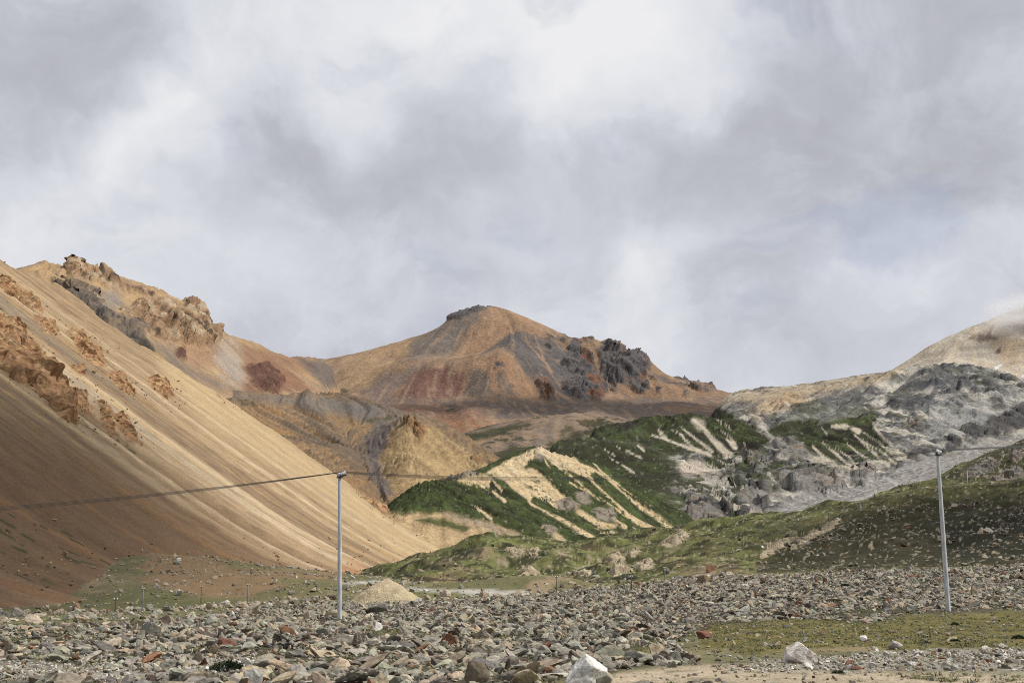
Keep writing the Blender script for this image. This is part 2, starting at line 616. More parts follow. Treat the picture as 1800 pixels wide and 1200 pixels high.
Z_RIVER = [[(595, 1024), (650, 1020), (700, 1016), (690, 1022), (620, 1027)], [(695, 1031), (760, 1034), (850, 1036), (935, 1040), (930, 1049), (860, 1047), (800, 1042), (720, 1037)]]


def ground_colour():
    px, py = GR.pix()
    x, y = GR.X, GR.Y
    wob = fbm2(x, y, 6.0, 4, 0.55, 4.0); wob2 = fbm2(x, y, 2.0, 4, 0.6, 5.0)
    far_ = sstep(110, 200, y) * fbm2(x, y, 22.0, 5, .6, 6.5)
    wx = px + wob * 14 * np.minimum(60 / y, 1.5) + wob2 * 5 + far_ * 60; wy = py + (wob * 6 + wob2 * 4) * np.minimum(70 / y, 1.3) + far_ * 8
    big = fbm2(x, y, 25.0, 4, 0.55, 6.0)
    c = np.broadcast_to(S(118, 116, 74), x.shape + (3,)).copy()          # valley turf
    c = mixc(c, S(140, 132, 92), sstep(-0.1, 0.5, fbm2(x, y, 18, 4, .6, 7.)))
    c = mixc(c, S(165, 142, 108), sstep(0.15, 0.55, fbm2(x, y, 14, 5, .6, 8.)))
    # bare brown toes of the slope
    c = mixc(c, S(158, 128, 92), sstep(-8, 8, sdf(wx, wy, [(255, 960), (330, 968), (420, 1000), (600, 1005), (610, 1022), (500, 1022), (440, 1052), (330, 1045), (250, 1020)])) * 0.9)
    c = mixc(c, S(120, 118, 74), sstep(-4, 6, sdf(wx, wy, [(500, 1020), (600, 1016), (600, 1048), (490, 1052), (440, 1050)])) * 0.75)
    c = mixc(c, S(112, 110, 68), sstep(-5, 6, sdf(wx, wy, [(-100, 1058), (120, 1058), (200, 1048), (300, 1052), (420, 1050), (440, 1068), (250, 1076), (0, 1084), (-100, 1090)])) * 0.7)
    c = mixc(c, S(168, 146, 112), sstep(-4, 6, sdf(wx, wy, [(925, 1047), (978, 1010), (1000, 1014), (985, 1034), (975, 1048)])) * 0.9)
    c = mixc(c, S(120, 125, 62), sstep(-2, 2, sdf(px, py, [(716, 1040), (800, 1043), (850, 1048), (780, 1058), (720, 1054)])) * 0.9)
    # boulder field: dark soil and moss between the stones
    r = sstep(-5, 5, sdf(wx, wy, Z_ROCK))
    soil = mixc(np.broadcast_to(S(88, 82, 64), x.shape + (3,)), S(84, 86, 40), sstep(-0.1, 0.4, big))
    c = c * (1 - r[..., None]) + soil * r[..., None]
    for z in Z_OLIVE:
        c = mixc(c, S(126, 116, 58), sstep(-4, 5, sdf(wx, wy, z)))
    for z in Z_WGRAVEL:
        c = mixc(c, S(168, 162, 150), sstep(-6, 6, sdf(wx, wy, z)) * 0.9)
    c = mixc(c, S(196, 178, 150), sstep(-6, 6, sdf(wx, wy, Z_DIRT)) * 0.95)
    for z in Z_RIVER:
        c = mixc(c, S(205, 200, 188), sstep(-2, 2, sdf(px, py + wob * 2, z)) * 0.95)
    g = fbm2(x, y, 1.2, 4, .6, 9.)
    c = c * (1 + .3 * fbm2(x, y, 4.0, 5, .65, 9.5)[..., None])
    c = mixc(c, S(92, 98, 48), sstep(0.25, 0.5, g) * (y < 90) * 0.55)
    return c


tag(GR.mesh('ground', M_ground, ground_colour()), 'stony valley ground with short turf, gravel and bare dirt', 'ground', kind='structure')

# the land goes on beyond the photographed valley
far_v, far_f = [], []
rings = [14, 30, 80, 200, 620, 2000, 6000, 20000, 45000]
NA = 96
for r in rings:
    for a in range(NA):
        th = 2 * math.pi * a / NA
        far_v.append((r * math.sin(th), r * math.cos(th), -0.9 if r < 200 else (-4.0 if r < 620 else -12.0)))
for i in range(len(rings) - 1):
    for a in range(NA):
        far_f.append((i * NA + a, (i + 1) * NA + a, (i + 1) * NA + (a + 1) % NA, i * NA + (a + 1) % NA))
cv = np.array(far_v)
cc = np.broadcast_to(S(120, 112, 76), (len(cv), 3)).copy()
o = make_mesh('terrain', cv, np.array(far_f)[:, ::-1], terrain_mat('far_ground', 3.0, 0.1), np.concatenate([cc, np.ones((len(cv), 1))], 1))
tag(o, 'wide flat land carrying on around the stony valley', 'terrain', kind='structure')

# =================================================================== SCREE SLOPE (left)
SCR_A = np.array([-86.0, 215.0]); SCR_B = np.array([-20.0, 490.0])
SCR_T = (SCR_B - SCR_A) / np.linalg.norm(SCR_B - SCR_A)
SCR_N = np.array([-SCR_T[1], SCR_T[0]])          # uphill
SCR_SL = 0.715


def scree_plane(x, y):
    dn = (x - SCR_A[0]) * SCR_N[0] + (y - SCR_A[1]) * SCR_N[1]
    tt = (x - SCR_A[0]) * SCR_T[0] + (y - SCR_A[1]) * SCR_T[1]
    z0 = -2.0 + 6.0 * np.clip(tt / 280.0, -0.2, 1.3)
    k = 22.0                                       # concave toe
    z = z0 + SCR_SL * (0.5 * (dn + np.sqrt(dn * dn + k * k)) - 2.5) - 2.0 * sstep(0, -30, dn)
    return z, dn, tt


SIL_A = [(-260, 270), (-120, 365), (0, 448), (50, 473), (90, 488), (125, 515), (167, 550), (220, 585), (270, 617), (333, 658), (400, 703), (483, 757), (573, 820), (600, 838), (660, 880), (715, 922), (780, 966), (830, 1000)]
sil = []
for (px, py) in SIL_A:
    kx, kz = ray(px, py)
    ys = np.linspace(150, 1500, 6000)
    z, dn, tt = scree_plane(kx * ys, ys)
    h = z - (EYE + kz * ys)
    j = np.where((h[:-1] < 0) & (h[1:] >= 0))[0]
    yy = ys[j[0]] if len(j) else 520.0
    sil.append((px, yy))
sil = np.array(sil)
sil[:, 1] = np.clip(sil[:, 1], 300, 760)
AL = Land(-260, 900, 190.0, 760.0, 560, 430, 1.0)
z, dn, tt = scree_plane(AL.X, AL.Y)
# the slope rolls over at the photographed skyline and falls away behind it
kpx = 900 + AL.X / AL.Y * FPX * 1.0
yend = np.interp(kpx, sil[:, 0], sil[:, 1])
over = AL.Y - yend
AL.Z = z - 0.9 * np.maximum(over, 0) - 0.0
AL.dn, AL.tt, AL.over = dn, tt, over
print('scree skyline depths', sil.astype(int).tolist())
px, py = AL.pix()
q = tt + 0.10 * dn                                  # coordinate across the fall lines
st_f = fbm2(q * 1.0, dn * 0.03, 2.6, 4, .6, 11.)
st_m = fbm2(q * 1.0, dn * 0.035, 9.0, 4, .6, 12.)
st_b = fbm2(q * 1.0, dn * 0.07, 34.0, 3, .55, 13.)
gl = ridge3(q, dn * .06, dn * 0, 22, 3, .5, 4.)
AL.Z += -1.1 * sstep(.55, .95, gl)
AL.Z += st_m * 0.45 + st_b * 1.2 + st_f * 0.12 + fbm2(AL.X, AL.Y, 60, 3, .5, 14.) * 0.9 + fbm2(AL.X, AL.Y, 9, 4, .55, 14.5) * .4
OUT_A = [  # rock outcrops of the slope: polygon in the photograph, colour key
    [(-60, 520), (0, 560), (30, 570), (70, 610), (80, 640), (115, 672), (125, 705), (138, 748), (110, 735), (70, 690), (30, 668), (0, 645), (-60, 620)],
    [(122, 680), (150, 685), (162, 722), (150, 722), (128, 705)],
    [(172, 705), (195, 712), (204, 742), (200, 762), (180, 740)],
    [(203, 728), (222, 728), (245, 770), (230, 768), (208, 745)],
    [(118, 582), (145, 578), (160, 600), (175, 610), (190, 650), (165, 640), (140, 620)],
    [(190, 658), (215, 655), (235, 690), (215, 690)],
    [(262, 662), (290, 664), (306, 694), (290, 700), (268, 680)],
    [(122, 642), (144, 642), (150, 660), (138, 660)],
    [(0, 485), (25, 500), (62, 530), (72, 550), (40, 530), (0, 505)],
    [(60, 555), (95, 565), (100, 590), (80, 585)],
    [(612, 846), (640, 850), (668, 870), (694, 888), (716, 920), (690, 910), (665, 890), (640, 872)],
    [(376, 678), (388, 678), (394, 698), (382, 694)],
]
rockm = np.zeros_like(AL.X)
wx = px + fbm2(AL.X, AL.Y, 6, 4, .6, 15.) * 9; wy = py + fbm2(AL.X, AL.Y, 6, 4, .6, 16.) * 9
for poly in OUT_A:
    rockm = np.maximum(rockm, sstep(-3, 5, sdf(wx, wy, poly)))
c = np.broadcast_to(S(176, 148, 112), AL.X.shape + (3,)).copy()
c = mixc(c, S(208, 186, 150), sstep(0.0, 0.7, st_m) * 0.9)
c = mixc(c, S(140, 115, 88), sstep(0.0, 0.5, -st_m + st_f * 0.5) * 0.9)
c = mixc(c, S(206, 166, 98), sstep(0.15, 0.6, fbm2(q, dn * 0.03, 4.0, 4, .6, 17.) + 0.15 * st_b) * 0.5)
c = mixc(c, S(146, 140, 128), sstep(0.25, 0.7, fbm2(q, dn * 0.05, 14.0, 3, .6, 18.)) * 0.6)
st_x = fbm2(q, dn * .025, 1.1, 2, .5, 22.)
c = c * (1 + 0.34 * st_f[..., None] + .12 * st_m[..., None] + .22 * st_x[..., None])
# bright cream tongue by the skyline, browner gravel with cloud shade painted in low on the near side
c = mixc(c, S(216, 188, 140), sstep(40, 2, -sdf(wx, wy, [(300, 640), (420, 716), (620, 850), (800, 980), (780, 1000), (560, 850), (380, 730)])) * 0.55)
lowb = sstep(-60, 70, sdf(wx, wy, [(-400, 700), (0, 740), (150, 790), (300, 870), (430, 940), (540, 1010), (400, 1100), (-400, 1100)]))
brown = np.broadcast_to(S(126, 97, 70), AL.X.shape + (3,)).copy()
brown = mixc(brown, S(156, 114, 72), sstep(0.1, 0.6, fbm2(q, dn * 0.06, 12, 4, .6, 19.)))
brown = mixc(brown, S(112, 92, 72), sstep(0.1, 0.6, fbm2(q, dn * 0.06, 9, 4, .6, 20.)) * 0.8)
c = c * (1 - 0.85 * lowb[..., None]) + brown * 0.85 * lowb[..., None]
c = mixc(c, S(190, 118, 62), sstep(-8, 14, sdf(wx, wy, [(600, 985), (660, 1000), (690, 1010), (640, 1022), (590, 1015)])) * 0.6)
# short dashes of grass that follow the fall lines
dash = fbm2(q, dn * 0.22, 1.9, 3, .55, 21.)
dm = sstep(0, 20, sdf(px, py, [(-200, 880), (60, 880), (150, 930), (250, 1000), (200, 1030), (-200, 1030)])) * 0.9 + sstep(-4, 8, sdf(px, py, [(120, 735), (160, 725), (240, 770), (280, 812), (250, 800), (180, 770)])) * 1.0
c = mixc(c, S(72, 78, 42), sstep(0.36, 0.46, dash) * np.clip(dm, 0, 1))
rc = np.broadcast_to(S(150, 112, 76), AL.X.shape + (3,)).copy()
rc = mixc(rc, S(196, 150, 96), sstep(0, .5, fbm3(AL.X, AL.Y, AL.Z, 5, 4, .6, 1.)))
rc = mixc(rc, S(96, 76, 60), sstep(.1, .5, fbm3(AL.X, AL.Y, AL.Z, 4, 4, .6, 2.)))
c = c * (1 - rockm[..., None]) + rc * rockm[..., None]
rockm = rockm * sstep(0, -6, over)
disp = rockm * .2
M_scree = terrain_mat('scree_gravel', 0.6, 0.25, 0.24)
AL.visible = over < -1.5
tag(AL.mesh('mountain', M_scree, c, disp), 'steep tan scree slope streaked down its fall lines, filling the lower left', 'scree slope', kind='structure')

# =================================================================== CRAGGY RIDGE (behind the scree)
def cragpoly(px, py, polys, ww):
    m = np.zeros_like(px)
    for p in polys:
        m = np.maximum(m, sstep(-ww, ww, sdf(px, py, p)))
    return m


CR_B = [(20, 492, 1500), (40, 478, 1500), (60, 468, 1500), (80, 458, 1500), (100, 463, 1500), (115, 472, 1510), (130, 467, 1520), (145, 464, 1520), (160, 470, 1520), (172, 476, 1520), (183, 492, 1520),
        (200, 499, 1530), (235, 507, 1540), (255, 514, 1550), (268, 512, 1550), (275, 523, 1555), (290, 528, 1560), (320, 538, 1570), (335, 531, 1570), (348, 530, 1570), (358, 540, 1570), (365, 562, 1570), (372, 575, 1580), (385, 582, 1600), (415, 596, 1640), (440, 605, 1700), (480, 618, 1800), (520, 625, 1900), (550, 630, 1980), (580, 645, 2050), (620, 670, 2150)]
b_rbf = RBF([CR_B,
    [(x, y + 0, 0) for (x, y) in []] or [(60, 472, 1180), (100, 485, 1180), (130, 504, 1170), (165, 512, 1160), (180, 535, 1150), (205, 543, 1140), (225, 560, 1130), (250, 585, 1110), (268, 608, 1090)],
    [(120, 500, 1300), (180, 520, 1300), (230, 548, 1310), (262, 586, 1330), (300, 600, 1360), (340, 606, 1390), (375, 606, 1440), (400, 615, 1500), (430, 622, 1580)],
    [(270, 625, 1200), (300, 640, 1230), (340, 655, 1260), (390, 672, 1330), (430, 686, 1400), (500, 692, 1520), (560, 690, 1650), (600, 690, 1800), (640, 700, 1900)],
    [(430, 640, 1560), (460, 640, 1600), (500, 655, 1650), (540, 655, 1780), (600, 660, 1950)],
    [(300, 760, 1000), (400, 790, 1000), (500, 820, 1100), (640, 770, 1400)],
    [W(-700, 1900, 150), W(-400, 2000, 150), W(-250, 2300, 150), W(-150, 2500, 150)], [W(-900, 1500, 250), W(-600, 1200, 170)],
], 45.0, 10.0)
BL = Land(-60, 680, 950, 2400, 430, 330, 1.0)
BL.Z = b_rbf(BL.X, BL.Y); BL.skirt(0, .17, 360)
gul = BL.lic(50, 260, 8, 30.)
fin = BL.lic(10, 70, 7, 31.)
BL.Z += gul * 2.0 + fin * 0.35 + fbm2(BL.X, BL.Y, 160, 4, .5, 32.) * 5 * sstep(0, 60, np.abs(BL.Y - 1530) )
px, py = BL.pix()
wx = px + fbm2(BL.X, BL.Y, 40, 4, .6, 33.) * 10; wy = py + fbm2(BL.X, BL.Y, 40, 4, .6, 34.) * 10
CRAG_B = [[(225, 548), (240, 535), (262, 530), (285, 522), (320, 535), (345, 520), (362, 545), (372, 585), (374, 605), (340, 608), (300, 600), (262, 590)],
          [(115, 476), (130, 462), (165, 468), (195, 492), (240, 505), (270, 508), (270, 522), (230, 518), (190, 505), (150, 484)],
          [(372, 570), (388, 580), (384, 600), (372, 600)]]
CRAG_BD = [[(95, 486), (130, 505), (168, 515), (185, 540), (215, 552), (240, 570), (272, 618), (262, 650), (220, 625), (180, 595), (140, 560), (95, 520)]]
CRAG_BR = [[(432, 645), (470, 640), (496, 665), (494, 690), (460, 690), (438, 678)], [(306, 612), (322, 610), (326, 630), (312, 628)]]
m1 = cragpoly(wx, wy, CRAG_B, 4); m2 = cragpoly(wx, wy, CRAG_BD, 4); m3 = cragpoly(wx, wy, CRAG_BR, 4)
c = np.broadcast_to(S(196, 158, 108), BL.X.shape + (3,)).copy()
c = mixc(c, S(166, 138, 112), sstep(0.2, 1.2, gul) * 0.8)
c = mixc(c, S(212, 172, 112), sstep(0.2, 1.2, fin) * 0.6)
c = mixc(c, S(150, 143, 136), sstep(-12, 12, sdf(wx, wy, [(170, 520), (200, 505), (215, 520), (205, 545), (190, 545)])) * 0.7)
c = mixc(c, S(128, 116, 108), sstep(-14, 14, sdf(wx, wy, [(262, 600), (300, 605), (330, 640), (430, 690), (380, 690), (300, 650)])) * 0.8)
c = mixc(c, S(176, 132, 100), sstep(-10, 14, sdf(wx, wy, [(310, 605), (380, 610), (390, 640), (340, 650), (320, 630)])) * 0.7)
c = mixc(c, S(186, 176, 166), sstep(-6, 14, fin * 4 + fbm2(BL.X, BL.Y, 26, 5, .65, 35.) * 16 + sdf(wx, wy, [(388, 596), (410, 598), (432, 625), (436, 660), (425, 686), (395, 670), (375, 640)])) * 0.6)
c = mixc(c, S(160, 118, 88), sstep(-10, 12, sdf(wx, wy, [(412, 596), (470, 614), (520, 626), (560, 632), (560, 660), (500, 650), (440, 640)])) * 0.85)
c = mixc(c, S(112, 104, 100), sstep(-8, 12, sdf(wx, wy, [(520, 625), (600, 632), (600, 680), (570, 685), (545, 660)])) * 0.85)
c = mixc(c, S(146, 98, 76), sstep(-8, 10, sdf(wx, wy, [(425, 635), (480, 635), (520, 660), (560, 690), (430, 692)])) * 0.75)
n3 = fbm3(BL.X, BL.Y, BL.Z, 18, 4, .6, 4.)
c = mixc(c, S(180, 140, 98), m1); c = mixc(c, S(206, 182, 146), m1 * sstep(.05, .35, n3)); c = mixc(c, S(98, 80, 66), m1 * sstep(.1, .45, -n3))
c = mixc(c, S(124, 110, 96), m2); c = mixc(c, S(150, 128, 102), m2 * sstep(.0, .4, n3)); c = mixc(c, S(84, 78, 72), m2 * sstep(.1, .4, -n3))
c = mixc(c, S(116, 80, 66), m3); c = mixc(c, S(150, 104, 80), m3 * sstep(.1, .5, n3))
disp = bedrock(BL.X, BL.Y, BL.Z, m1, 17, 6.0, 1.) + bedrock(BL.X, BL.Y, BL.Z, m2, 14, 4.5, 2.) + bedrock(BL.X, BL.Y, BL.Z, m3, 16, 4, 3.)
M_far = terrain_mat('mountain_rock', 2.4, 2.0, 0.34)
c = desat(c, .88)
tag(BL.mesh('mountain', M_far, c, disp), 'craggy golden ridge with rock towers behind the scree slope', 'mountain', kind='structure')

# =================================================================== CENTRAL MOUNTAIN
c_rbf = RBF([
    [(480, 650, 2850), (530, 636, 2850), (560, 632, 2850), (590, 632, 2850), (640, 619, 2850), (700, 601, 2850), (740, 589, 2850), (775, 573, 2850), (790, 558, 2850), (802, 550, 2850), (830, 542, 2850), (850, 537, 2850), (865, 539, 2850), (885, 542, 2840),
     (905, 551, 2820), (940, 563, 2820), (975, 578, 2820), (1010, 592, 2820), (1040, 594, 2820), (1050, 599, 2820), (1090, 613, 2810), (1115, 622, 2800), (1130, 623, 2790), (1142, 640, 2770), (1152, 656, 2760), (1180, 669, 2750), (1200, 673, 2740), (1240, 684, 2720), (1290, 693, 2700), (1340, 700, 2700)],
    [(905, 551, 2820), (905, 572, 2760), (900, 596, 2700), (888, 611, 2650)],
    [(595, 690, 2560), (640, 668, 2590), (690, 642, 2610), (767, 634, 2585), (833, 628, 2570), (870, 613, 2585), (888, 611, 2590), (905, 622, 2570), (925, 645, 2550), (955, 675, 2520)],
    [(700, 634, 2690), (767, 629, 2680), (830, 622, 2680), (870, 608, 2690)],
    [(830, 650, 2530), (860, 634, 2545), (882, 632, 2545)], [(805, 700, 2470), (815, 668, 2520)],
    [(960, 600, 2740), (1000, 620, 2700), (1030, 650, 2640)],
    [(1000, 606, 2740), (1045, 604, 2740), (1065, 640, 2700), (1075, 690, 2600)], [(1085, 640, 2660), (1100, 700, 2580)], [(1120, 630, 2720), (1140, 690, 2600)],
    [(500, 690, 2440), (560, 690, 2440), (640, 706, 2440), (720, 704, 2440), (800, 705, 2440), (900, 705, 2440), (1000, 713, 2440), (1060, 716, 2440), (1150, 712, 2460), (1280, 712, 2480), (1340, 715, 2480)],
    [(480, 700, 2200), (600, 715, 2200), (700, 722, 2200), (800, 725, 2200), (900, 720, 2200), (1000, 722, 2200), (1150, 722, 2250), (1300, 724, 2300)],
    [(500, 760, 1800), (700, 765, 1850), (870, 775, 1850), (1000, 780, 1800), (1200, 800, 1800)],
    [W(-700, 3300, 150), W(0, 3400, 200), W(500, 3300, 150), W(900, 3000, 120)],
], 60.0, 12.0)
CL = Land(440, 1400, 1750, 3150, 620, 380, 1.0)
CL.Z = c_rbf(CL.X, CL.Y); CL.skirt(.03, .06, 320)
gul = CL.lic(85, 380, 8, 40.)
fin = CL.lic(16, 90, 7, 41.)
near_crest = np.exp(-((CL.Y - 2830) / 50.0) ** 2)
CL.Z += fbm2(CL.X, CL.Y, 34, 4, .55, 45.) * 1.8
CL.Z += (gul * 3.0 + fin * 0.45) * (1 - 0.6 * near_crest) + fbm2(CL.X, CL.Y, 220, 4, .5, 42.) * 6 * (1 - near_crest)
px, py = CL.pix()
n40 = fbm2(CL.X, CL.Y, 60, 5, .6, 43.); n41 = fbm2(CL.X, CL.Y, 60, 5, .6, 44.)
wx = px + n40 * 12; wy = py + n41 * 9
C1 = (580, 520, .2); C2 = (880, 520, .23333)
CRAG_C = [tr([(430, 560), (520, 345), (580, 312), (700, 460), (760, 560), (800, 720), (750, 800), (640, 780), (500, 740), (480, 640)], *C2),
          tr([(720, 400), (780, 350), (900, 410), (1010, 430), (1030, 410), (1090, 470), (1130, 640), (1080, 740), (1040, 750), (980, 680), (860, 640), (880, 730), (830, 710), (770, 560)], *C2),
          tr([(240, 660), (340, 630), (390, 690), (390, 770), (330, 770)], *C2), tr([(1040, 200), (1060, 130), (1250, 90), (1330, 66), (1450, 95), (1330, 120), (1150, 200)], *C1),
          tr([(310, 320), (380, 320), (390, 380), (340, 350)], *C2), tr([(350, 280), (520, 320), (500, 345), (380, 310)], *C2), tr([(600, 305), (700, 300), (710, 340), (620, 335)], *C2), tr([(1430, 575), (1500, 570), (1520, 610), (1440, 625)], *C1),
          tr([(1130, 590), (1250, 625), (1420, 665), (1600, 700), (1560, 712), (1400, 690), (1200, 640)], *C2), tr([(1170, 680), (1220, 690), (1215, 712), (1180, 705)], *C2), tr([(1380, 720), (1410, 725), (1405, 745), (1380, 740)], *C2)]
mc = cragpoly(wx, wy, CRAG_C, 4)
c = np.broadcast_to(S(170, 134, 98), CL.X.shape + (3,)).copy()
c = mixc(c, S(158, 118, 80), sstep(-.1, .6, fbm2(CL.X, CL.Y, 150, 5, .6, 46.) + gul * .12) * 0.7)
c = mixc(c, S(190, 152, 108), sstep(0.1, 1.2, fin + n40) * 0.6)
c = mixc(c, S(132, 116, 100), sstep(0.2, 1.6, -fin + n41 * 1.5) * 0.5)
grey = S(112, 104, 99)
def zone(poly, col, w=10, k=0.9, br=0.25):
    global c
    m = sstep(-w, w, sdf(wx, wy, poly) + fin * br * w)
    c = mixc(c, col, m * k)
zone(tr([(90, 540), (400, 440), (700, 350), (760, 340), (690, 520), (500, 560), (600, 600), (400, 740), (280, 830), (80, 840), (110, 700)], *C1), S(194, 156, 108), 8, .6, .4)
zone(tr([(760, 340), (900, 270), (1050, 200), (1250, 110), (1400, 100), (1330, 200), (1150, 420), (1050, 530), (830, 560), (600, 590), (690, 520)], *C1), S(128, 121, 114), 9, .8, .7)
zone(tr([(1400, 110), (1540, 100), (1700, 170), (1900, 260), (1610, 240), (1550, 330), (1300, 540), (1100, 540), (1150, 420), (1330, 200)], *C1), S(186, 144, 104), 8, .75, .7)
zone(tr([(20, 380), (130, 280), (270, 320), (450, 360), (500, 420), (490, 700), (700, 800), (400, 790), (300, 640), (130, 480)], *C2), S(108, 102, 101), 6, .95, .5)
zone(tr([(1640, 300), (1560, 350), (1350, 500), (1300, 550), (1500, 460), (1560, 455), (1640, 560), (1700, 700), (1800, 800), (1800, 340)], *C1), S(114, 106, 102), 4, .9, .3)
zone(tr([(600, 600), (830, 580), (1000, 550), (1290, 560), (1200, 620), (900, 610), (850, 640), (500, 700)], *C1), S(168, 132, 98), 5, .7, .5)
zone(tr([(280, 840), (500, 680), (830, 590), (900, 610), (700, 740), (580, 820), (560, 910), (300, 920)], *C1), S(134, 114, 102), 7, .9, .4)
zone(tr([(560, 850), (740, 700), (900, 630), (1050, 610), (1200, 640), (1130, 860), (1000, 910), (560, 910)], *C1), S(128, 88, 76), 7, .9, .5)
zone(tr([(1210, 650), (1480, 500), (1560, 510), (1640, 600), (1680, 720), (1900, 900), (1700, 880), (1130, 880), (1160, 760)], *C1), S(178, 134, 96), 7, .8, .6)
zone(tr([(1220, 690), (1320, 640), (1440, 780), (1500, 890), (1170, 890)], *C1), S(118, 106, 94), 4, .9, .6)
zone(tr([(1440, 660), (1500, 660), (1600, 780), (1660, 880), (1560, 870), (1480, 760)], *C1), S(120, 108, 96), 4, .85, .6)
ms = strokes(wx * .4 + px * .6, wy * .4 + py * .6, [([(180, 280), (240, 400), (330, 500), (380, 580)], 9), ([(860, 650), (1000, 750), (1110, 810)], 26), ([(1120, 650), (1240, 760), (1320, 810)], 30), ([(380, 690), (450, 740), (560, 800)], 10), ([(260, 300), (300, 420), (330, 480)], 7), ([(1250, 650), (1350, 740), (1440, 800)], 16), ([(60, 480), (160, 620), (260, 760)], 12)], *C2)
c = mixc(c, S(190, 146, 100), ms * .7)
zone(tr([(1130, 660), (1250, 640), (1650, 700), (1760, 760), (1700, 820), (1100, 820), (1000, 740)], *C2), S(156, 120, 90), 6, .6, .9)
zone([(440, 700), (1400, 702), (1400, 740), (900, 735), (700, 745), (440, 730)], S(122, 108, 100), 6, 0.85, .2)
zone([(620, 712), (760, 708), (850, 716), (860, 745), (790, 775), (640, 745)], S(150, 108, 80), 12, 0.8, .3)
zone([(780, 730), (850, 730), (870, 755), (800, 765)], S(176, 122, 78), 12, 0.6, .3)
zone([(1160, 715), (1280, 708), (1285, 716), (1200, 726)], S(170, 130, 90), 4, 0.7, .1)
zone([(600, 685), (618, 688), (615, 695), (600, 693)], S(70, 72, 46), 3, 0.8, 0)
zone([(782, 716), (802, 715), (802, 722), (784, 724)], S(62, 68, 44), 2, 0.9, 0)
n3 = fbm3(CL.X, CL.Y, CL.Z, 30, 5, .6, 7.)
c = mixc(c, S(120, 106, 98), sstep(.35, 1.3, fin * .8 - n41 * .8) * .45)
c = mixc(c, S(196, 156, 112), sstep(.5, 1.4, fin * .9 + n40 * .6) * .35)
sp_ = fbm2(CL.X, CL.Y, 14, 4, .65, 47.)
c = c * (1 + .22 * sp_[..., None])
c = mixc(c, S(108, 103, 102), mc)
rust = mc * sstep(-0.05, .3, n3 + 0.45 * sstep(22, 0, np.abs(px - 1045 - (py - 680) * .25)) + .3 * sstep(10, 0, np.abs(px - 1132)) - .25)
c = mixc(c, S(140, 98, 74), rust)
c = mixc(c, S(78, 74, 74), mc * sstep(.15, .5, -n3))
c = mixc(c, S(140, 104, 76), sstep(-3, 3, sdf(wx, wy, CRAG_C[2])) * .8)
disp = bedrock(CL.X, CL.Y, CL.Z, mc, 30, 8, 4., .5) * (0.45 + 0.55 * sstep(0, 40, 2800 - CL.Y))
M_mid = terrain_mat('mountain_scree', 4.5, 3.2, 0.34)
c = desat(c, .86)
tag(CL.mesh('mountain', M_mid, c, disp), 'brown and grey peak with a flat rocky summit in the centre distance', 'mountain', kind='structure')

# =================================================================== GREY MORAINE AND YELLOW PEAK (left of centre)
d_rbf = RBF([
    [(330, 700, 1350), (385, 691, 1350), (420, 692, 1350), (480, 699, 1350), (560, 700, 1350), (620, 705, 1340), (680, 716, 1320), (700, 726, 1280)],
    [(400, 735, 1120), (430, 712, 1170), (460, 708, 1190), (500, 722, 1190), (540, 738, 1180), (570, 748, 1165), (610, 775, 1120), (640, 800, 1075)],
    [(460, 712, 1250), (540, 713, 1250), (610, 726, 1235), (640, 744, 1200)],
    [(400, 760, 1000), (480, 800, 980), (560, 830, 960)],
    [(700, 726, 1280), (690, 737, 1150), (720, 733, 1090), (745, 746, 1080), (770, 766, 1070), (800, 786, 1060), (830, 801, 1050), (862, 817, 1040), (900, 840, 1030)],
    [(720, 733, 1090), (712, 765, 1050), (706, 800, 1010), (712, 850, 960)], [(760, 800, 1035), (790, 830, 1000), (820, 850, 985)],
    [(655, 760, 1140), (650, 790, 1080), (655, 820, 1030), (668, 848, 985), (695, 875, 940)],
    [(590, 790, 1050), (620, 830, 990), (660, 868, 945)],
    [(700, 885, 920), (760, 870, 930), (830, 850, 960), (900, 860, 960)],
    [(600, 900, 850), (700, 920, 850), (850, 920, 850), (950, 920, 870)],
    [W(-330, 1600, 90), W(-100, 1600, 90), W(50, 1400, 60), W(60, 1150, 50)],
], 30.0, 6.0)
DL = Land(300, 960, 820, 1600, 420, 280, 1.0)
DL.Z = d_rbf(DL.X, DL.Y); DL.skirt(0, .08, 120)
gul = DL.lic(16, 150, 8, 50.)
fin = DL.lic(5, 90, 8, 51.)
DL.Z += gul * 1.5 + fin * 0.4 + fbm2(DL.X, DL.Y, 90, 5, .5, 52.) * 2.6
px, py = DL.pix()
wx = px + fbm2(DL.X, DL.Y, 30, 5, .6, 53.) * 10; wy = py + fbm2(DL.X, DL.Y, 30, 5, .6, 54.) * 8
c = np.broadcast_to(S(146, 120, 90), DL.X.shape + (3,)).copy()
c = mixc(c, S(170, 130, 84), sstep(.05, .4, fbm2(DL.X, DL.Y, 60, 5, .6, 55.)) * .8)
c = mixc(c, S(186, 150, 100), sstep(.3, 1.2, fin) * .4)
c = mixc(c, S(108, 97, 86), sstep(.2, 1.2, gul) * .7)
zone([(380, 690), (560, 698), (690, 716), (640, 735), (560, 722), (470, 705)], S(130, 122, 114), 8, .8, .3)
zone([(560, 698), (700, 722), (760, 745), (690, 760), (640, 742)], S(118, 112, 108), 8, .6, .2)
yel = sstep(-8, 8, sdf(wx, wy, [(662, 800), (690, 750), (720, 732), (780, 770), (880, 828), (800, 860), (700, 885), (672, 850)]) + fin * 2)
yc = np.broadcast_to(S(182, 153, 108), DL.X.shape + (3,)).copy()
yc = mixc(yc, S(150, 126, 90), sstep(0, 1.0, gul) * .8); yc = mixc(yc, S(200, 172, 122), sstep(.2, 1.2, fin) * .6)
c = c * (1 - yel[..., None]) + yc * yel[..., None]
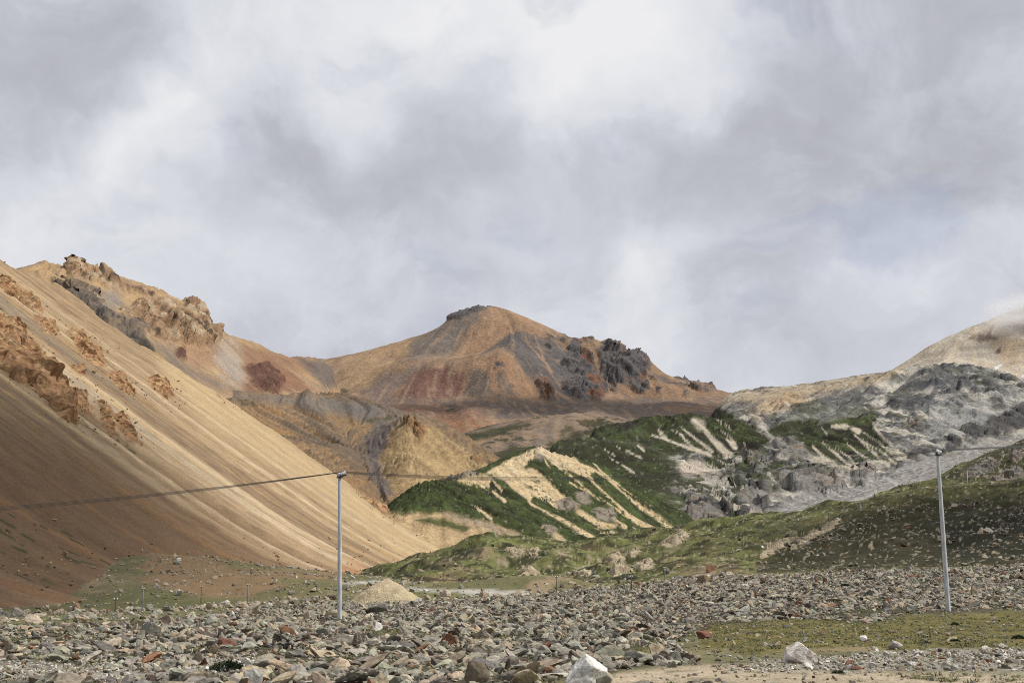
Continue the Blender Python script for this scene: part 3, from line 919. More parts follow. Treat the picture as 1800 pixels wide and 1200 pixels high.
zone([(640, 770), (665, 740), (690, 750), (668, 810), (690, 870), (672, 872), (648, 830)], S(116, 108, 104), 6, .85, .2)
zone([(640, 738), (690, 732), (690, 736), (650, 744)], S(76, 80, 48), 3, .8, 0)
zone([(410, 700), (440, 705), (430, 712)], S(70, 74, 46), 3, .7, 0)
mk = cragpoly(wx, wy, [[(712, 735), (735, 740), (752, 760), (740, 768), (722, 752)], [(730, 770), (742, 766), (742, 778)], [(828, 800), (850, 806), (848, 814), (832, 808)]], 3)
c = mixc(c, S(150, 112, 76), mk)
disp = bedrock(DL.X, DL.Y, DL.Z, mk, 8, 2.2, 5.)
M_near = terrain_mat('hill_gravel', 1.6, 0.9, 0.34)
tag(DL.mesh('hills', M_near, c, disp), 'grey brown moraine hills with a small pointed yellow peak', 'hill', kind='structure')

# =================================================================== LOW BROWN-GREEN HILLS (centre)
e_rbf = RBF([
    [(740, 790, 1550), (790, 769, 1550), (850, 752, 1550), (900, 741, 1560), (950, 731, 1570), (1000, 726, 1580), (1050, 725, 1600), (1090, 738, 1600), (1130, 752, 1600), (1200, 765, 1600), (1300, 775, 1600)],
    [(800, 792, 1400), (860, 770, 1430), (960, 765, 1440), (1040, 750, 1480), (1110, 770, 1450)],
    [(830, 812, 1250), (880, 800, 1280), (960, 800, 1250), (1060, 800, 1250), (1160, 810, 1250)],
    [(760, 840, 1150), (900, 850, 1100), (1100, 860, 1100), (1250, 880, 1100)],
    [W(-150, 1850, 100), W(50, 1900, 120), W(300, 1900, 100)],
], 40.0, 10.0)
EL = Land(720, 1320, 1080, 1850, 330, 220, 1.0)
EL.Z = e_rbf(EL.X, EL.Y); EL.skirt(.06, .06, 140)
gul = EL.lic(22, 130, 7, 60.); fin = EL.lic(7, 80, 7, 61.)
EL.Z += gul * 1.0 + fbm2(EL.X, EL.Y, 80, 4, .55, 62.) * 4
px, py = EL.pix()
n60 = fbm2(EL.X, EL.Y, 40, 5, .6, 63.)
wx = px + n60 * 14; wy = py + fbm2(EL.X, EL.Y, 40, 5, .6, 64.) * 9
c = np.broadcast_to(S(150, 128, 106), EL.X.shape + (3,)).copy()
c = mixc(c, S(170, 140, 106), sstep(0, .6, fbm2(EL.X, EL.Y, 60, 5, .6, 65.)) * .7)
c = mixc(c, S(120, 110, 102), sstep(.2, 1.2, gul) * .6)
GRN = S(58, 62, 36)
zone([(790, 768), (850, 754), (930, 740), (930, 752), (880, 765), (800, 778)], GRN, 6, .9, .2)
zone([(860, 800), (900, 778), (925, 790), (905, 810), (870, 815)], GRN, 6, .9, .2)
zone([(960, 780), (1000, 765), (1040, 748), (1060, 752), (1010, 775), (970, 792)], GRN, 5, .8, .2)
zone([(980, 760), (1000, 745), (1010, 755), (990, 768)], GRN, 4, .7, .2)
c = mixc(c, S(56, 58, 34), sstep(.14, .22, fbm2(EL.X, EL.Y, 60, 6, .66, 66.)) * .85)
c = c * (1 + .2 * fbm2(EL.X, EL.Y, 12, 4, .65, 67.)[..., None])
tag(EL.mesh('hills', terrain_mat('low_hill_soil', 2.6, 1.4, 0.36), c), 'low brown hills patched with dark green below the central peak', 'hill', kind='structure')

# =================================================================== GREY AND GREEN MOUNTAIN FLANK (right)
h_rbf = RBF([
    [(1230, 700, 2150), (1290, 693, 2150), (1330, 688, 2130), (1380, 681, 2110), (1420, 676, 2090), (1500, 666, 2050), (1560, 656, 2000), (1590, 650, 1980), (1633, 643, 1950), (1693, 639, 1950), (1720, 646, 1930), (1767, 655, 1930), (1800, 684, 1900), (1900, 700, 1900), (2000, 690, 1900)],
    [(1290, 712, 1950), (1350, 712, 1900), (1420, 702, 1850), (1480, 690, 1850), (1560, 690, 1800), (1640, 672, 1800), (1720, 672, 1800)],
    [(1270, 735, 1700), (1360, 730, 1680), (1440, 728, 1650), (1520, 722, 1650), (1600, 715, 1640)],
    [(1000, 795, 1310), (1040, 775, 1320), (1080, 757, 1330), (1110, 745, 1330), (1140, 735, 1330), (1180, 731, 1340), (1230, 732, 1350), (1270, 746, 1360), (1310, 760, 1380), (1350, 765, 1420), (1400, 760, 1440), (1450, 758, 1450), (1500, 748, 1470), (1540, 739, 1490), (1560, 745, 1480)],
    [(940, 815, 1060), (970, 797, 1070), (990, 789, 1080), (1010, 781, 1090), (1040, 776, 1100), (1080, 774, 1110), (1120, 780, 1120), (1150, 800, 1100)],
    [(1150, 840, 1020), (1200, 800, 1130), (1250, 815, 1120), (1290, 800, 1170)],
    [(1200, 850, 1000), (1260, 845, 1030), (1330, 830, 1080), (1380, 800, 1160), (1420, 800, 1190), (1470, 840, 1130), (1540, 850, 1110)],
    [(1560, 755, 1420), (1600, 790, 1320), (1640, 803, 1270)], [(1620, 740, 1480), (1680, 750, 1450), (1740, 765, 1430)], [(1640, 700, 1620), (1720, 705, 1600), (1800, 720, 1560)],
    [(1100, 870, 960), (1170, 900, 900), (1230, 890, 900), (1300, 880, 930), (1340, 862, 980), (1400, 838, 1030), (1440, 825, 1060), (1500, 830, 1060), (1530, 845, 1070)],
    [(1170, 928, 830), (1250, 915, 850), (1333, 908, 870), (1387, 880, 930), (1430, 870, 960), (1490, 857, 1000), (1553, 830, 1120), (1597, 814, 1190), (1633, 804, 1250), (1700, 785, 1330), (1747, 774, 1400), (1800, 760, 1450), (1900, 750, 1450)],
    [(1333, 930, 780), (1477, 905, 820), (1590, 880, 880), (1700, 830, 980), (1800, 800, 1060), (1950, 800, 1060)],
    [(1000, 960, 720), (1200, 960, 740), (1500, 960, 700), (1800, 930, 720), (2000, 930, 720)],
    [W(400, 2500, 200), W(800, 2500, 220), W(1200, 2400, 200)],
], 45.0, 8.0)
HL = Land(900, 2020, 700, 2350, 730, 450, 1.0)
HL.Z = h_rbf(HL.X, HL.Y)
HL.Z -= 200 * sstep(1060, 960, 900 + HL.X / HL.Y * FPX) ** 1.5 * sstep(1160, 1280, HL.Y) + 160 * sstep(985, 905, 900 + HL.X / HL.Y * FPX) ** 1.5 + 260 * sstep(1310, 1120, 900 + HL.X / HL.Y * FPX) ** 1.4 * sstep(1450, 1900, HL.Y)
gul = HL.lic(26, 190, 8, 70.); fin = HL.lic(8, 130, 8, 71.); mid = HL.lic(15, 170, 8, 72.)
px, py = HL.pix()
valley = sstep(-6, 6, sdf(px, py, [(1300, 925), (1345, 906), (1400, 878), (1490, 858), (1553, 832), (1597, 815), (1640, 805), (1750, 774), (1900, 745), (1900, 1000), (1300, 1000)]))
amp = sstep(700, 1500, HL.Y) * .8 + .5
rough_n = ridge3(HL.X, HL.Y, HL.Z, 110, 6, .6, 10.)
rocky = sstep(-.15, .25, fbm2(HL.X, HL.Y, 130, 5, .6, 76.))
crest = np.exp(-((HL.Y - 2000) / 90.0) ** 2)
HL.Z += (gul * 1.6 + mid * 0.7 + fin * 0.25) * amp * (1 - .9 * valley) * (1 - .6 * crest) + (rough_n * (5 + 9 * rocky) - 3) * (1 - .8 * sstep(1540, 1400, HL.Y)) * (1 - valley) * (1 - .8 * crest)
HL.Z += valley * fbm2(HL.X, HL.Y, 9, 4, .6, 73.) * 1.0
px, py = HL.pix()
n70 = fbm2(HL.X, HL.Y, 45, 5, .62, 74.); n71 = fbm2(HL.X, HL.Y, 45, 5, .62, 75.)
wx = px + n70 * 13; wy = py + n71 * 10
x, y = HL.X, HL.Y
c = np.broadcast_to(S(186, 182, 172), x.shape + (3,)).copy()
c = mixc(c, S(196, 184, 164), sstep(.0, .9, mid * .5 + fbm2(x, y, 70, 5, .6, 81.)) * .85)
c = mixc(c, S(140, 140, 138), rocky * .7)
c = mixc(c, S(92, 94, 97), rocky * sstep(.0, .3, fbm2(x, y, 30, 5, .65, 77.)) * .75)
c = mixc(c, S(198, 190, 174), sstep(.45, 1.1, fin + .5 * mid) * .6)
t1 = fbm2(x, y, 46, 6, .66, 82.); t2 = fbm2(x, y, 34, 6, .66, 83.)
lump = sstep(.02, .14, t1)
c = mixc(c, S(116, 115, 115), lump * .85)
c = mixc(c, S(66, 67, 71), sstep(.14, .22, t1) * .85)
c = mixc(c, S(120, 116, 110), sstep(.06, .14, fbm2(x, y, 12, 5, .68, 87.)) * .6)
c = mixc(c, S(78, 82, 58), sstep(.08, .16, t2) * .65)
c = mixc(c, S(212, 204, 188), sstep(.08, .24, -t1) * .7)
zone([(1240, 705), (1290, 692), (1420, 676), (1560, 655), (1590, 650), (1500, 690), (1400, 705), (1340, 735), (1290, 712)], S(206, 182, 148), 10, .75, .5)
zone([(1340, 712), (1400, 692), (1420, 700), (1380, 722)], S(196, 160, 112), 8, .5, .5)
zone([(1280, 705), (1330, 705), (1330, 725), (1280, 722)], S(96, 96, 98), 8, .8, .5)
zone([(1430, 692), (1530, 678), (1550, 690), (1500, 712), (1440, 708)], S(104, 104, 106), 10, .8, .5)
zone([(1620, 660), (1700, 655), (1720, 685), (1650, 690), (1600, 680)], S(86, 88, 94), 10, .8, .4)
zone([(1570, 695), (1640, 690), (1650, 715), (1590, 722)], S(88, 88, 92), 8, .8, .4)
zone([(1550, 665), (1640, 648), (1740, 652), (1770, 668), (1700, 660), (1600, 672)], S(96, 98, 94), 8, .6, .5)
zone([(1620, 720), (1760, 690), (1800, 690), (1800, 730), (1720, 770), (1640, 760)], S(172, 172, 168), 12, .6, .8)
zone([(1735, 740), (1760, 725), (1800, 705), (1830, 740), (1790, 758), (1745, 758)], S(72, 72, 76), 6, .9, .4)
zone([(1690, 755), (1740, 745), (1760, 765), (1700, 772)], S(80, 80, 80), 5, .8, .4)
zone([(1660, 770), (1690, 765), (1690, 785), (1665, 785)], S(78, 78, 80), 4, .8, .3)
zone([(1360, 735), (1420, 710), (1500, 708), (1540, 725), (1450, 745), (1370, 750)], S(112, 114, 106), 10, .7, .5)
# vegetation
F3 = (1080, 660, .2); H4 = (1400, 620, .22222)
veg = np.zeros_like(x)
for pl, k in ((tr([(-500, 680), (-300, 600), (-100, 560), (100, 590), (240, 600), (420, 680), (560, 850), (420, 1000), (300, 1150), (420, 1300), (100, 1200), (-200, 900)], *F3), 1.0),
              (tr([(90, 380), (200, 300), (480, 240), (750, 240), (960, 300), (1150, 400), (1380, 560), (1300, 640), (1150, 690), (1000, 710), (850, 710), (600, 650), (420, 680), (240, 600), (260, 500)], *F3), 1.0),
              (tr([(0, 600), (150, 560), (600, 470), (660, 480), (600, 560), (640, 650), (720, 750), (820, 860), (760, 890), (600, 860), (480, 930), (330, 860), (100, 790), (0, 720), (-200, 640)], *H4), 1.0),
              (tr([(690, 870), (760, 840), (880, 850), (920, 900), (1000, 840), (1130, 830), (1200, 940), (1100, 1010), (1020, 1040), (980, 1000), (900, 920)], *F3), .9),
              (tr([(440, 960), (520, 920), (620, 920), (740, 960), (600, 1000), (520, 1050), (600, 1150), (760, 1120), (800, 1200), (560, 1300), (420, 1200)], *F3), .85),
              (tr([(940, 740), (1150, 740), (1400, 730), (1600, 800), (1480, 810), (1250, 790), (1000, 850)], *F3), .8), (tr([(1500, 690), (1600, 700), (1800, 790), (1800, 820), (1620, 760)], *F3), .9), (tr([(1340, 480), (1500, 400), (1800, 380), (1800, 620), (1650, 640), (1560, 560), (1400, 540)], *F3), 1.),
              (tr([(0, 400), (200, 370), (260, 450), (100, 480), (0, 480)], *H4), .55), (tr([(380, 480), (520, 450), (640, 420), (660, 460), (500, 500)], *H4), .6)):
    veg = np.maximum(veg, k * sstep(-4, 4, sdf(px + n70 * 6, py + n71 * 6, pl)))
f3 = fbm2(x, y, 20, 6, .7, 84.); f4 = fbm2(x, y, 7, 5, .68, 85.)
n70 = n70 + f4 * .5; n71 = n71 + f3 * .5
lowl = sstep(-6, 6, sdf(px + n70 * 6, py + n71 * 6, [(960, 770), (1100, 735), (1180, 715), (1270, 730), (1345, 765), (1345, 800), (1310, 806), (1400, 812), (1480, 835), (1380, 835), (1330, 850), (1290, 870), (1345, 915), (1150, 970), (960, 920)]))
patch = sstep(.03, .10, f3) * sstep(1165, 1215, px) * sstep(790, 812, py)
veg = np.maximum(veg, lowl * .95) * (1 - .95 * patch)
veg *= 1 - sstep(-3, 3, sdf(px + n70 * 4, py + n71 * 4, tr([(480, 720), (560, 690), (780, 720), (800, 790), (910, 860), (690, 900), (610, 900), (580, 800)], *F3)))
bare = strokes(px + n70 * 1.5, py + n71 * 1.5, [([(500, 470), (600, 520), (620, 570)], 8), ([(590, 455), (720, 560), (860, 665)], 15), ([(560, 500), (680, 620), (740, 660)], 7), ([(640, 580), (700, 640), (830, 695)], 20), ([(760, 440), (880, 580), (960, 660), (1000, 700)], 34), ([(900, 380), (960, 420), (1020, 460)], 9), ([(920, 480), (1010, 530), (1065, 600)], 10), ([(330, 520), (500, 575), (640, 630), (840, 700)], 18),
    ([(390, 480), (440, 540)], 22), ([(990, 560), (1060, 630)], 22), ([(20, 620), (120, 660), (240, 725)], 9), ([(-40, 720), (60, 780), (170, 855)], 9), ([(200, 610), (260, 660)], 10), ([(-100, 640), (0, 700)], 6), ([(800, 760), (920, 850)], 12), ([(850, 760), (910, 830)], 8), ([(700, 400), (760, 440)], 40), ([(930, 740), (980, 800)], 7), ([(850, 1040), (960, 1110), (1100, 1200), (1250, 1290)], 22)], *F3)
bare = np.maximum(bare, strokes(px + n70 * 1.5, py + n71 * 1.5, [([(240, 740), (380, 860), (495, 938)], 13), ([(300, 740), (420, 830), (480, 905)], 9), ([(400, 720), (500, 800), (660, 905)], 10), ([(460, 650), (560, 740), (630, 805)], 12), ([(500, 680), (700, 800), (790, 885)], 10), ([(0, 740), (150, 850), (300, 900), (490, 945)], 24), ([(0, 860), (110, 905)], 12),
    ([(640, 830), (730, 890)], 14), ([(280, 580), (390, 580)], 22), ([(410, 580), (490, 620)], 22), ([(130, 740), (220, 830), (300, 880)], 20), ([(520, 620), (640, 700), (760, 800)], 8), ([(600, 560), (700, 700), (860, 830)], 16), ([(200, 590), (240, 640)], 6), ([(190, 700), (330, 800)], 7)], *H4))
vc = np.broadcast_to(S(58, 61, 33), x.shape + (3,)).copy()
vc = mixc(vc, S(74, 86, 42), sstep(.0, .2, fbm2(x, y, 50, 6, .65, 78.)))
vc = mixc(vc, S(42, 44, 25), sstep(.08, .2, f4) * .5); vc = mixc(vc, S(150, 146, 128), sstep(.36, .46, fbm2(x, y, 6, 4, .65, 86.)) * .5)
vc = mixc(vc, S(48, 42, 33), sstep(.1, .5, fbm2(x, y, 70, 4, .6, 79.)))
c = mixc(c, S(204, 192, 168), bare * .85)
m = np.clip(veg * (1 - bare * sstep(-.75, -.1, n71 + .3)), 0, 1)[..., None]
c = c * (1 - m) + vc * m
c = mixc(c, S(206, 190, 170), sstep(-5, 6, sdf(wx, wy, [(1195, 815), (1225, 812), (1262, 828), (1240, 840), (1200, 838)])) * .8)
CRAG_H = [[(1368, 838), (1410, 822), (1440, 828), (1476, 838), (1478, 868), (1440, 872), (1400, 862), (1375, 852)], [(1300, 870), (1330, 858), (1356, 866), (1352, 892), (1330, 904), (1305, 896)],
          [(1500, 832), (1530, 830), (1542, 842), (1515, 856), (1500, 852)], [(1360, 775), (1395, 772), (1430, 800), (1400, 805), (1370, 795)], [(1200, 880), (1240, 870), (1290, 890), (1270, 915), (1200, 915)],
          [(1305, 800), (1345, 795), (1350, 815), (1310, 815)], [(1590, 742), (1620, 735), (1632, 752), (1605, 758)], [(1738, 742), (1760, 726), (1800, 708), (1840, 735), (1790, 758), (1748, 758)], [(1692, 757), (1720, 748), (1756, 752), (1756, 766), (1700, 772)], [(1660, 768), (1684, 764), (1692, 782), (1668, 786)], [(1598, 792), (1626, 785), (1634, 800), (1602, 806)], [(1560, 700), (1580, 695), (1590, 712), (1566, 716)], [(1742, 700), (1762, 696), (1764, 712), (1746, 714)]]
CRAG_HD = CRAG_H[-6:]
mh = cragpoly(wx, wy, CRAG_H, 5)
n3 = fbm3(x, y, HL.Z, 22, 5, .6, 11.)
c = mixc(c, S(136, 132, 126), mh * .9); c = mixc(c, S(152, 132, 110), mh * sstep(.1, .45, n3) * .8); c = mixc(c, S(72, 68, 66), mh * sstep(.1, .4, -n3))
c = mixc(c, S(80, 79, 80), cragpoly(wx, wy, CRAG_HD, 4) * .8)
vv = np.broadcast_to(S(158, 153, 147), x.shape + (3,)).copy()
sp = fbm2(x, y, 5, 4, .65, 80.)
vv = mixc(vv, S(112, 108, 104), sstep(.1, .3, sp) * .8); vv = mixc(vv, S(194, 190, 182), sstep(.12, .3, -sp) * .8)
vv = mixc(vv, S(190, 188, 182), sstep(3.5, 1.0, lsd(wx * 0 + px, py + n70 * 2, [(1553, 838), (1580, 852), (1560, 862), (1500, 880), (1440, 892), (1400, 900)])) * .9)
vk = valley[..., None]
c = c * (1 - vk) + vv * vk
mh = mh * (1 - .6 * cragpoly(wx, wy, CRAG_HD, 5))
disp = bedrock(x, y, HL.Z, np.clip(mh + .22 * lump * (1 - valley) * (1 - veg) * (1 - .5 * crest) * sstep(1180, 1280, px) + .5 * patch * lowl + .1 * rocky * (1 - valley) * (1 - veg) * (1 - .6 * crest) * sstep(1180, 1280, px), 0, 1), 20, 4.0, 6.)
tag(HL.mesh('mountain', terrain_mat('grey_green_rock', 2.4, 1.8, 0.42), c, disp), 'pale grey rocky mountain flank with dark green slopes and rubble valley', 'mountain', kind='structure')

# =================================================================== PALE PEAK IN CLOUD (far right)
i_rbf = RBF([
    [(1480, 690, 2700), (1540, 668, 2700), (1590, 643, 2700), (1630, 614, 2720), (1667, 593, 2740), (1707, 574, 2760), (1747, 559, 2780), (1767, 551, 2800), (1800, 541, 2820), (1880, 520, 2850), (2000, 560, 2850), (2100, 640, 2800)],
    [(1500, 700, 2450), (1600, 660, 2500), (1680, 650, 2500), (1740, 650, 2480), (1800, 670, 2450), (1950, 680, 2400)],
    [(1720, 580, 2730), (1740, 620, 2620), (1770, 640, 2540)],
    [(1500, 740, 2200), (1700, 720, 2200), (1850, 740, 2200), (2000, 760, 2200)],
    [W(600, 3100, 250), W(1000, 3200, 300), W(1400, 3100, 250)],
], 60.0, 10.0)
IL = Land(1450, 2100, 2200, 3050, 380, 190, 1.0)
IL.Z = i_rbf(IL.X, IL.Y)
gul = IL.lic(34, 220, 8, 90.); fin = IL.lic(12, 160, 8, 91.)
IL.Z += gul * 1.0 + fin * .3 + fbm2(IL.X, IL.Y, 90, 5, .55, 94.) * 4
px, py = IL.pix()
wx = px + fbm2(IL.X, IL.Y, 50, 5, .6, 92.) * 12; wy = py + fbm2(IL.X, IL.Y, 50, 5, .6, 93.) * 9
c = np.broadcast_to(S(210, 198, 178), IL.X.shape + (3,)).copy()
c = mixc(c, S(164, 148, 132), sstep(.0, .3, fbm2(IL.X, IL.Y, 60, 6, .62, 95.)) * .6); c = mixc(c, S(176, 158, 138), sstep(.3, 1.4, gul) * .4); c = mixc(c, S(216, 196, 164), sstep(.2, 1.2, fin) * .6)
zone([(1720, 590), (1760, 585), (1800, 600), (1800, 640), (1760, 635)], S(198, 168, 130), 10, .6, .4)
zone([(1700, 595), (1745, 578), (1750, 598), (1720, 602)], S(110, 92, 84), 5, .85, .4)
zone([(1745, 612), (1758, 608), (1760, 625), (1746, 622)], S(120, 92, 76), 3, .9, .2)
zone([(1640, 625), (1672, 608), (1660, 625)], S(128, 114, 104), 6, .7, .4)
c = mixc(c, S(235, 235, 235), sstep(3, 1, lsd(px, py, [(1750, 647), (1760, 641)])) * .9); c = mixc(c, S(235, 235, 235), sstep(3, 1, lsd(px, py, [(1796, 661), (1806, 658)])) * .9)
tag(IL.mesh('mountain', M_mid, c), 'pale sandy peak with its top in cloud at the far right', 'mountain', kind='structure')

# =================================================================== CREAM RIDGE (centre)
g_rbf = RBF([
    [(660, 905, 610), (692, 886, 612), (715, 868, 618), (742, 850, 625), (800, 840, 650), (840, 832, 675), (872, 825, 700), (900, 806, 725), (925, 793, 742), (945, 787, 750), (975, 797, 775), (1000, 808, 800), (1040, 817, 830), (1070, 830, 845), (1120, 860, 860)],
    [(872, 825, 700), (895, 850, 690)],
    [(945, 787, 750), (980, 815, 742), (1020, 842, 735), (1060, 866, 730), (1110, 900, 722)], [(1040, 817, 830), (1080, 850, 812), (1130, 892, 795), (1175, 926, 785)],
    [(700, 900, 595), (760, 898, 590), (840, 905, 590), (900, 920, 590), (960, 940, 590)],
    [(830, 868, 635), (880, 882, 632), (920, 896, 628), (980, 918, 630), (1050, 938, 650), (1110, 940, 690), (1170, 935, 740)],
    [(660, 950, 560), (800, 960, 560), (950, 962, 560), (1100, 962, 600), (1250, 950, 680)],
    [(600, 960, 640), (650, 935, 660), (692, 912, 700), (742, 885, 740), (800, 872, 780), (860, 852, 810), (920, 825, 840)],
    [(640, 920, 600), (600, 950, 590)],
    [W(-60, 900, 20), W(40, 950, 20), W(120, 950, 20), W(180, 850, 15)],
], 18.0, 3.0)
GL = Land(600, 1260, 555, 920, 520, 310, 1.0)
GL.Z = g_rbf(GL.X, GL.Y); GL.skirt(0, .08, 60)
gul = GL.lic(9, 100, 8, 100.); fin = GL.lic(3.2, 70, 8, 101.); mid = GL.lic(6, 110, 8, 102.)
GL.Z += gul * .55 + fin * .2 + mid * .3 + fbm2(GL.X, GL.Y, 30, 4, .5, 103.) * 1.0
px, py = GL.pix()
x, y = GL.X, GL.Y
n100 = fbm2(x, y, 14, 5, .6, 104.); n101 = fbm2(x, y, 14, 5, .6, 105.)
wx = px + n100 * 10; wy = py + n101 * 8
c = np.broadcast_to(S(66, 76, 37), x.shape + (3,)).copy()
c = mixc(c, S(80, 94, 44), sstep(.0, .4, fbm2(x, y, 22, 5, .6, 106.)))
c = mixc(c, S(46, 48, 27), sstep(.05, .3, fbm2(x, y, 16, 6, .6, 107.)) * .9)
f1 = fbm2(x, y, 7, 6, .7, 108.); f2 = fbm2(x, y, 2.4, 4, .65, 109.)
c = mixc(c, S(44, 46, 26), sstep(.06, .16, f1) * .5)
c = mixc(c, S(86, 98, 48), sstep(.10, .25, -f1) * .4)
c = mixc(c, S(170, 162, 140), sstep(.44, .54, f2) * .6)
c = mixc(c, S(36, 39, 22), sstep(.36, .46, -f2) * .4)
n100 = n100 * .8 + f2 * .3; n101 = n101 * .8 + f1 * .2
cream = np.broadcast_to(S(218, 192, 146), x.shape + (3,)).copy()
cream = mixc(cream, S(228, 208, 170), sstep(0, .8, mid * .5 + fin * .6) * .8); cream = mixc(cream, S(170, 150, 118), sstep(.6, 1.3, fin) * .5); cream = mixc(cream, S(110, 104, 72), sstep(.38, .5, f2) * .5); cream = mixc(cream, S(206, 168, 108), sstep(.2, .6, n101) * .6)
GK = (680, 780, .28889)
cm = np.zeros_like(x)
for pl, k in (([(590, 180), (740, 95), (870, 40), (945, 4), (1060, 25), (1120, 55), (1180, 120), (1260, 150), (1250, 230), (1160, 185), (1050, 140), (960, 85), (920, 75), (890, 100), (800, 155), (700, 185)], 1.),
              ([(640, 195), (830, 140), (890, 145), (960, 190), (1010, 250), (1070, 310), (1130, 360), (1040, 345), (1040, 400), (900, 310), (870, 350), (800, 300), (720, 230)], 1.),
              ([(830, 310), (900, 370), (1000, 425), (1100, 465), (1200, 525), (1320, 592), (1270, 588), (1180, 545), (1080, 485), (960, 415), (870, 370)], 1.), ([(430, 220), (540, 170), (640, 205), (620, 262), (500, 250)], .9),
              ([(1110, 385), (1180, 400), (1300, 470), (1420, 490), (1380, 520), (1280, 515), (1200, 460)], .9), ([(940, 510), (990, 490), (1020, 530), (1120, 605), (1060, 600)], .9)):
    cm = np.maximum(cm, k * sstep(-1.6, 1.6, sdf(px + n100 * 4, py + n101 * 4, tr(pl, *GK))))
cm = np.maximum(cm, strokes(px + n100 * 1.5, py + n101 * 1.5, [([(1000, 110), (1130, 200), (1250, 300), (1400, 400), (1560, 480), (1640, 520)], 9), ([(1160, 150), (1260, 240), (1350, 320), (1460, 420), (1560, 495)], 10), ([(1110, 235), (1220, 290), (1350, 370), (1480, 450), (1590, 515)], 11),
    ([(1250, 150), (1340, 205), (1440, 290), (1540, 380), (1640, 440), (1730, 515)], 16), ([(1250, 110), (1300, 160), (1400, 240), (1500, 330)], 8), ([(1280, 400), (1350, 440), (1450, 505)], 12), ([(530, 375), (580, 410), (635, 455)], 8), ([(560, 255), (640, 285), (720, 350)], 8), ([(1300, 540), (1370, 535), (1450, 570)], 11),
    ([(960, 90), (990, 150), (1000, 220)], 9), ([(640, 215), (700, 285)], 7), ([(1000, 310), (1080, 350)], 6)], *GK) * .95)
tong = strokes(px + n100 * 2, py + n101 * 2, [([(870, 110), (960, 140), (1040, 220), (1130, 310), (1240, 360)], 34), ([(880, 310), (930, 350), (1000, 400)], 8), ([(940, 320), (1000, 380), (1040, 410)], 7), ([(1250, 190), (1330, 260), (1420, 350), (1500, 400)], 22), ([(1170, 220), (1280, 320), (1400, 420)], 7), ([(1160, 430), (1260, 500)], 8), ([(480, 235), (560, 250)], 4), ([(1400, 250), (1450, 290), (1500, 330)], 7)], *GK)
cm = cm * (1 - .9 * sstep(.9, 1.4, fin + f2 * 1.2) * sstep(-12, 6, sdf(px, py, tr([(850, 230), (1060, 140), (1300, 180), (1760, 520), (1300, 600), (1000, 440)], *GK))))
m = np.clip(cm * (1 - tong), 0, 1)[..., None]
c = c * (1 - m) + cream * m
mg = cragpoly(wx, wy, [[(978, 878), (1000, 876), (1020, 888), (1005, 900), (982, 895)], [(1012, 868), (1030, 870), (1040, 885), (1020, 885)], [(1040, 895), (1075, 895), (1085, 915), (1050, 912)], [(955, 922), (972, 922), (980, 940), (962, 940)], [(770, 830), (840, 828), (840, 836), (775, 842)], [(930, 793), (960, 806), (950, 812)]], 3)
n3 = fbm3(x, y, GL.Z, 5, 4, .6, 13.)
c = mixc(c, S(160, 148, 132), mg * .9); c = mixc(c, S(100, 88, 78), mg * sstep(.05, .4, n3))
# pale fan and grass strip at its left foot
fan = sstep(-4, 4, sdf(wx, wy, [(700, 903), (740, 903), (790, 901), (840, 912), (890, 928), (935, 948), (930, 985), (640, 985), (660, 900)]))
fc = np.broadcast_to(S(200, 172, 128), x.shape + (3,)).copy()
fc = mixc(fc, S(172, 152, 126), sstep(-4, 4, sdf(wx, wy, [(770, 900), (830, 906), (930, 948), (900, 948), (840, 925), (790, 912)])))
fc = mixc(fc, S(96, 100, 58), sstep(-3, 4, sdf(wx, wy, [(725, 910), (770, 910), (830, 925), (812, 936), (780, 930), (740, 920)])))
c = c * (1 - fan[..., None]) + fc * fan[..., None]
disp = bedrock(x, y, GL.Z, mg, 5, 1.2, 7.)
tag(GL.mesh('hills', terrain_mat('cream_ridge_soil', 1.1, 0.6, 0.40), c, disp), 'cream coloured ridge striped with dark green grass in the valley centre', 'hill', kind='structure')

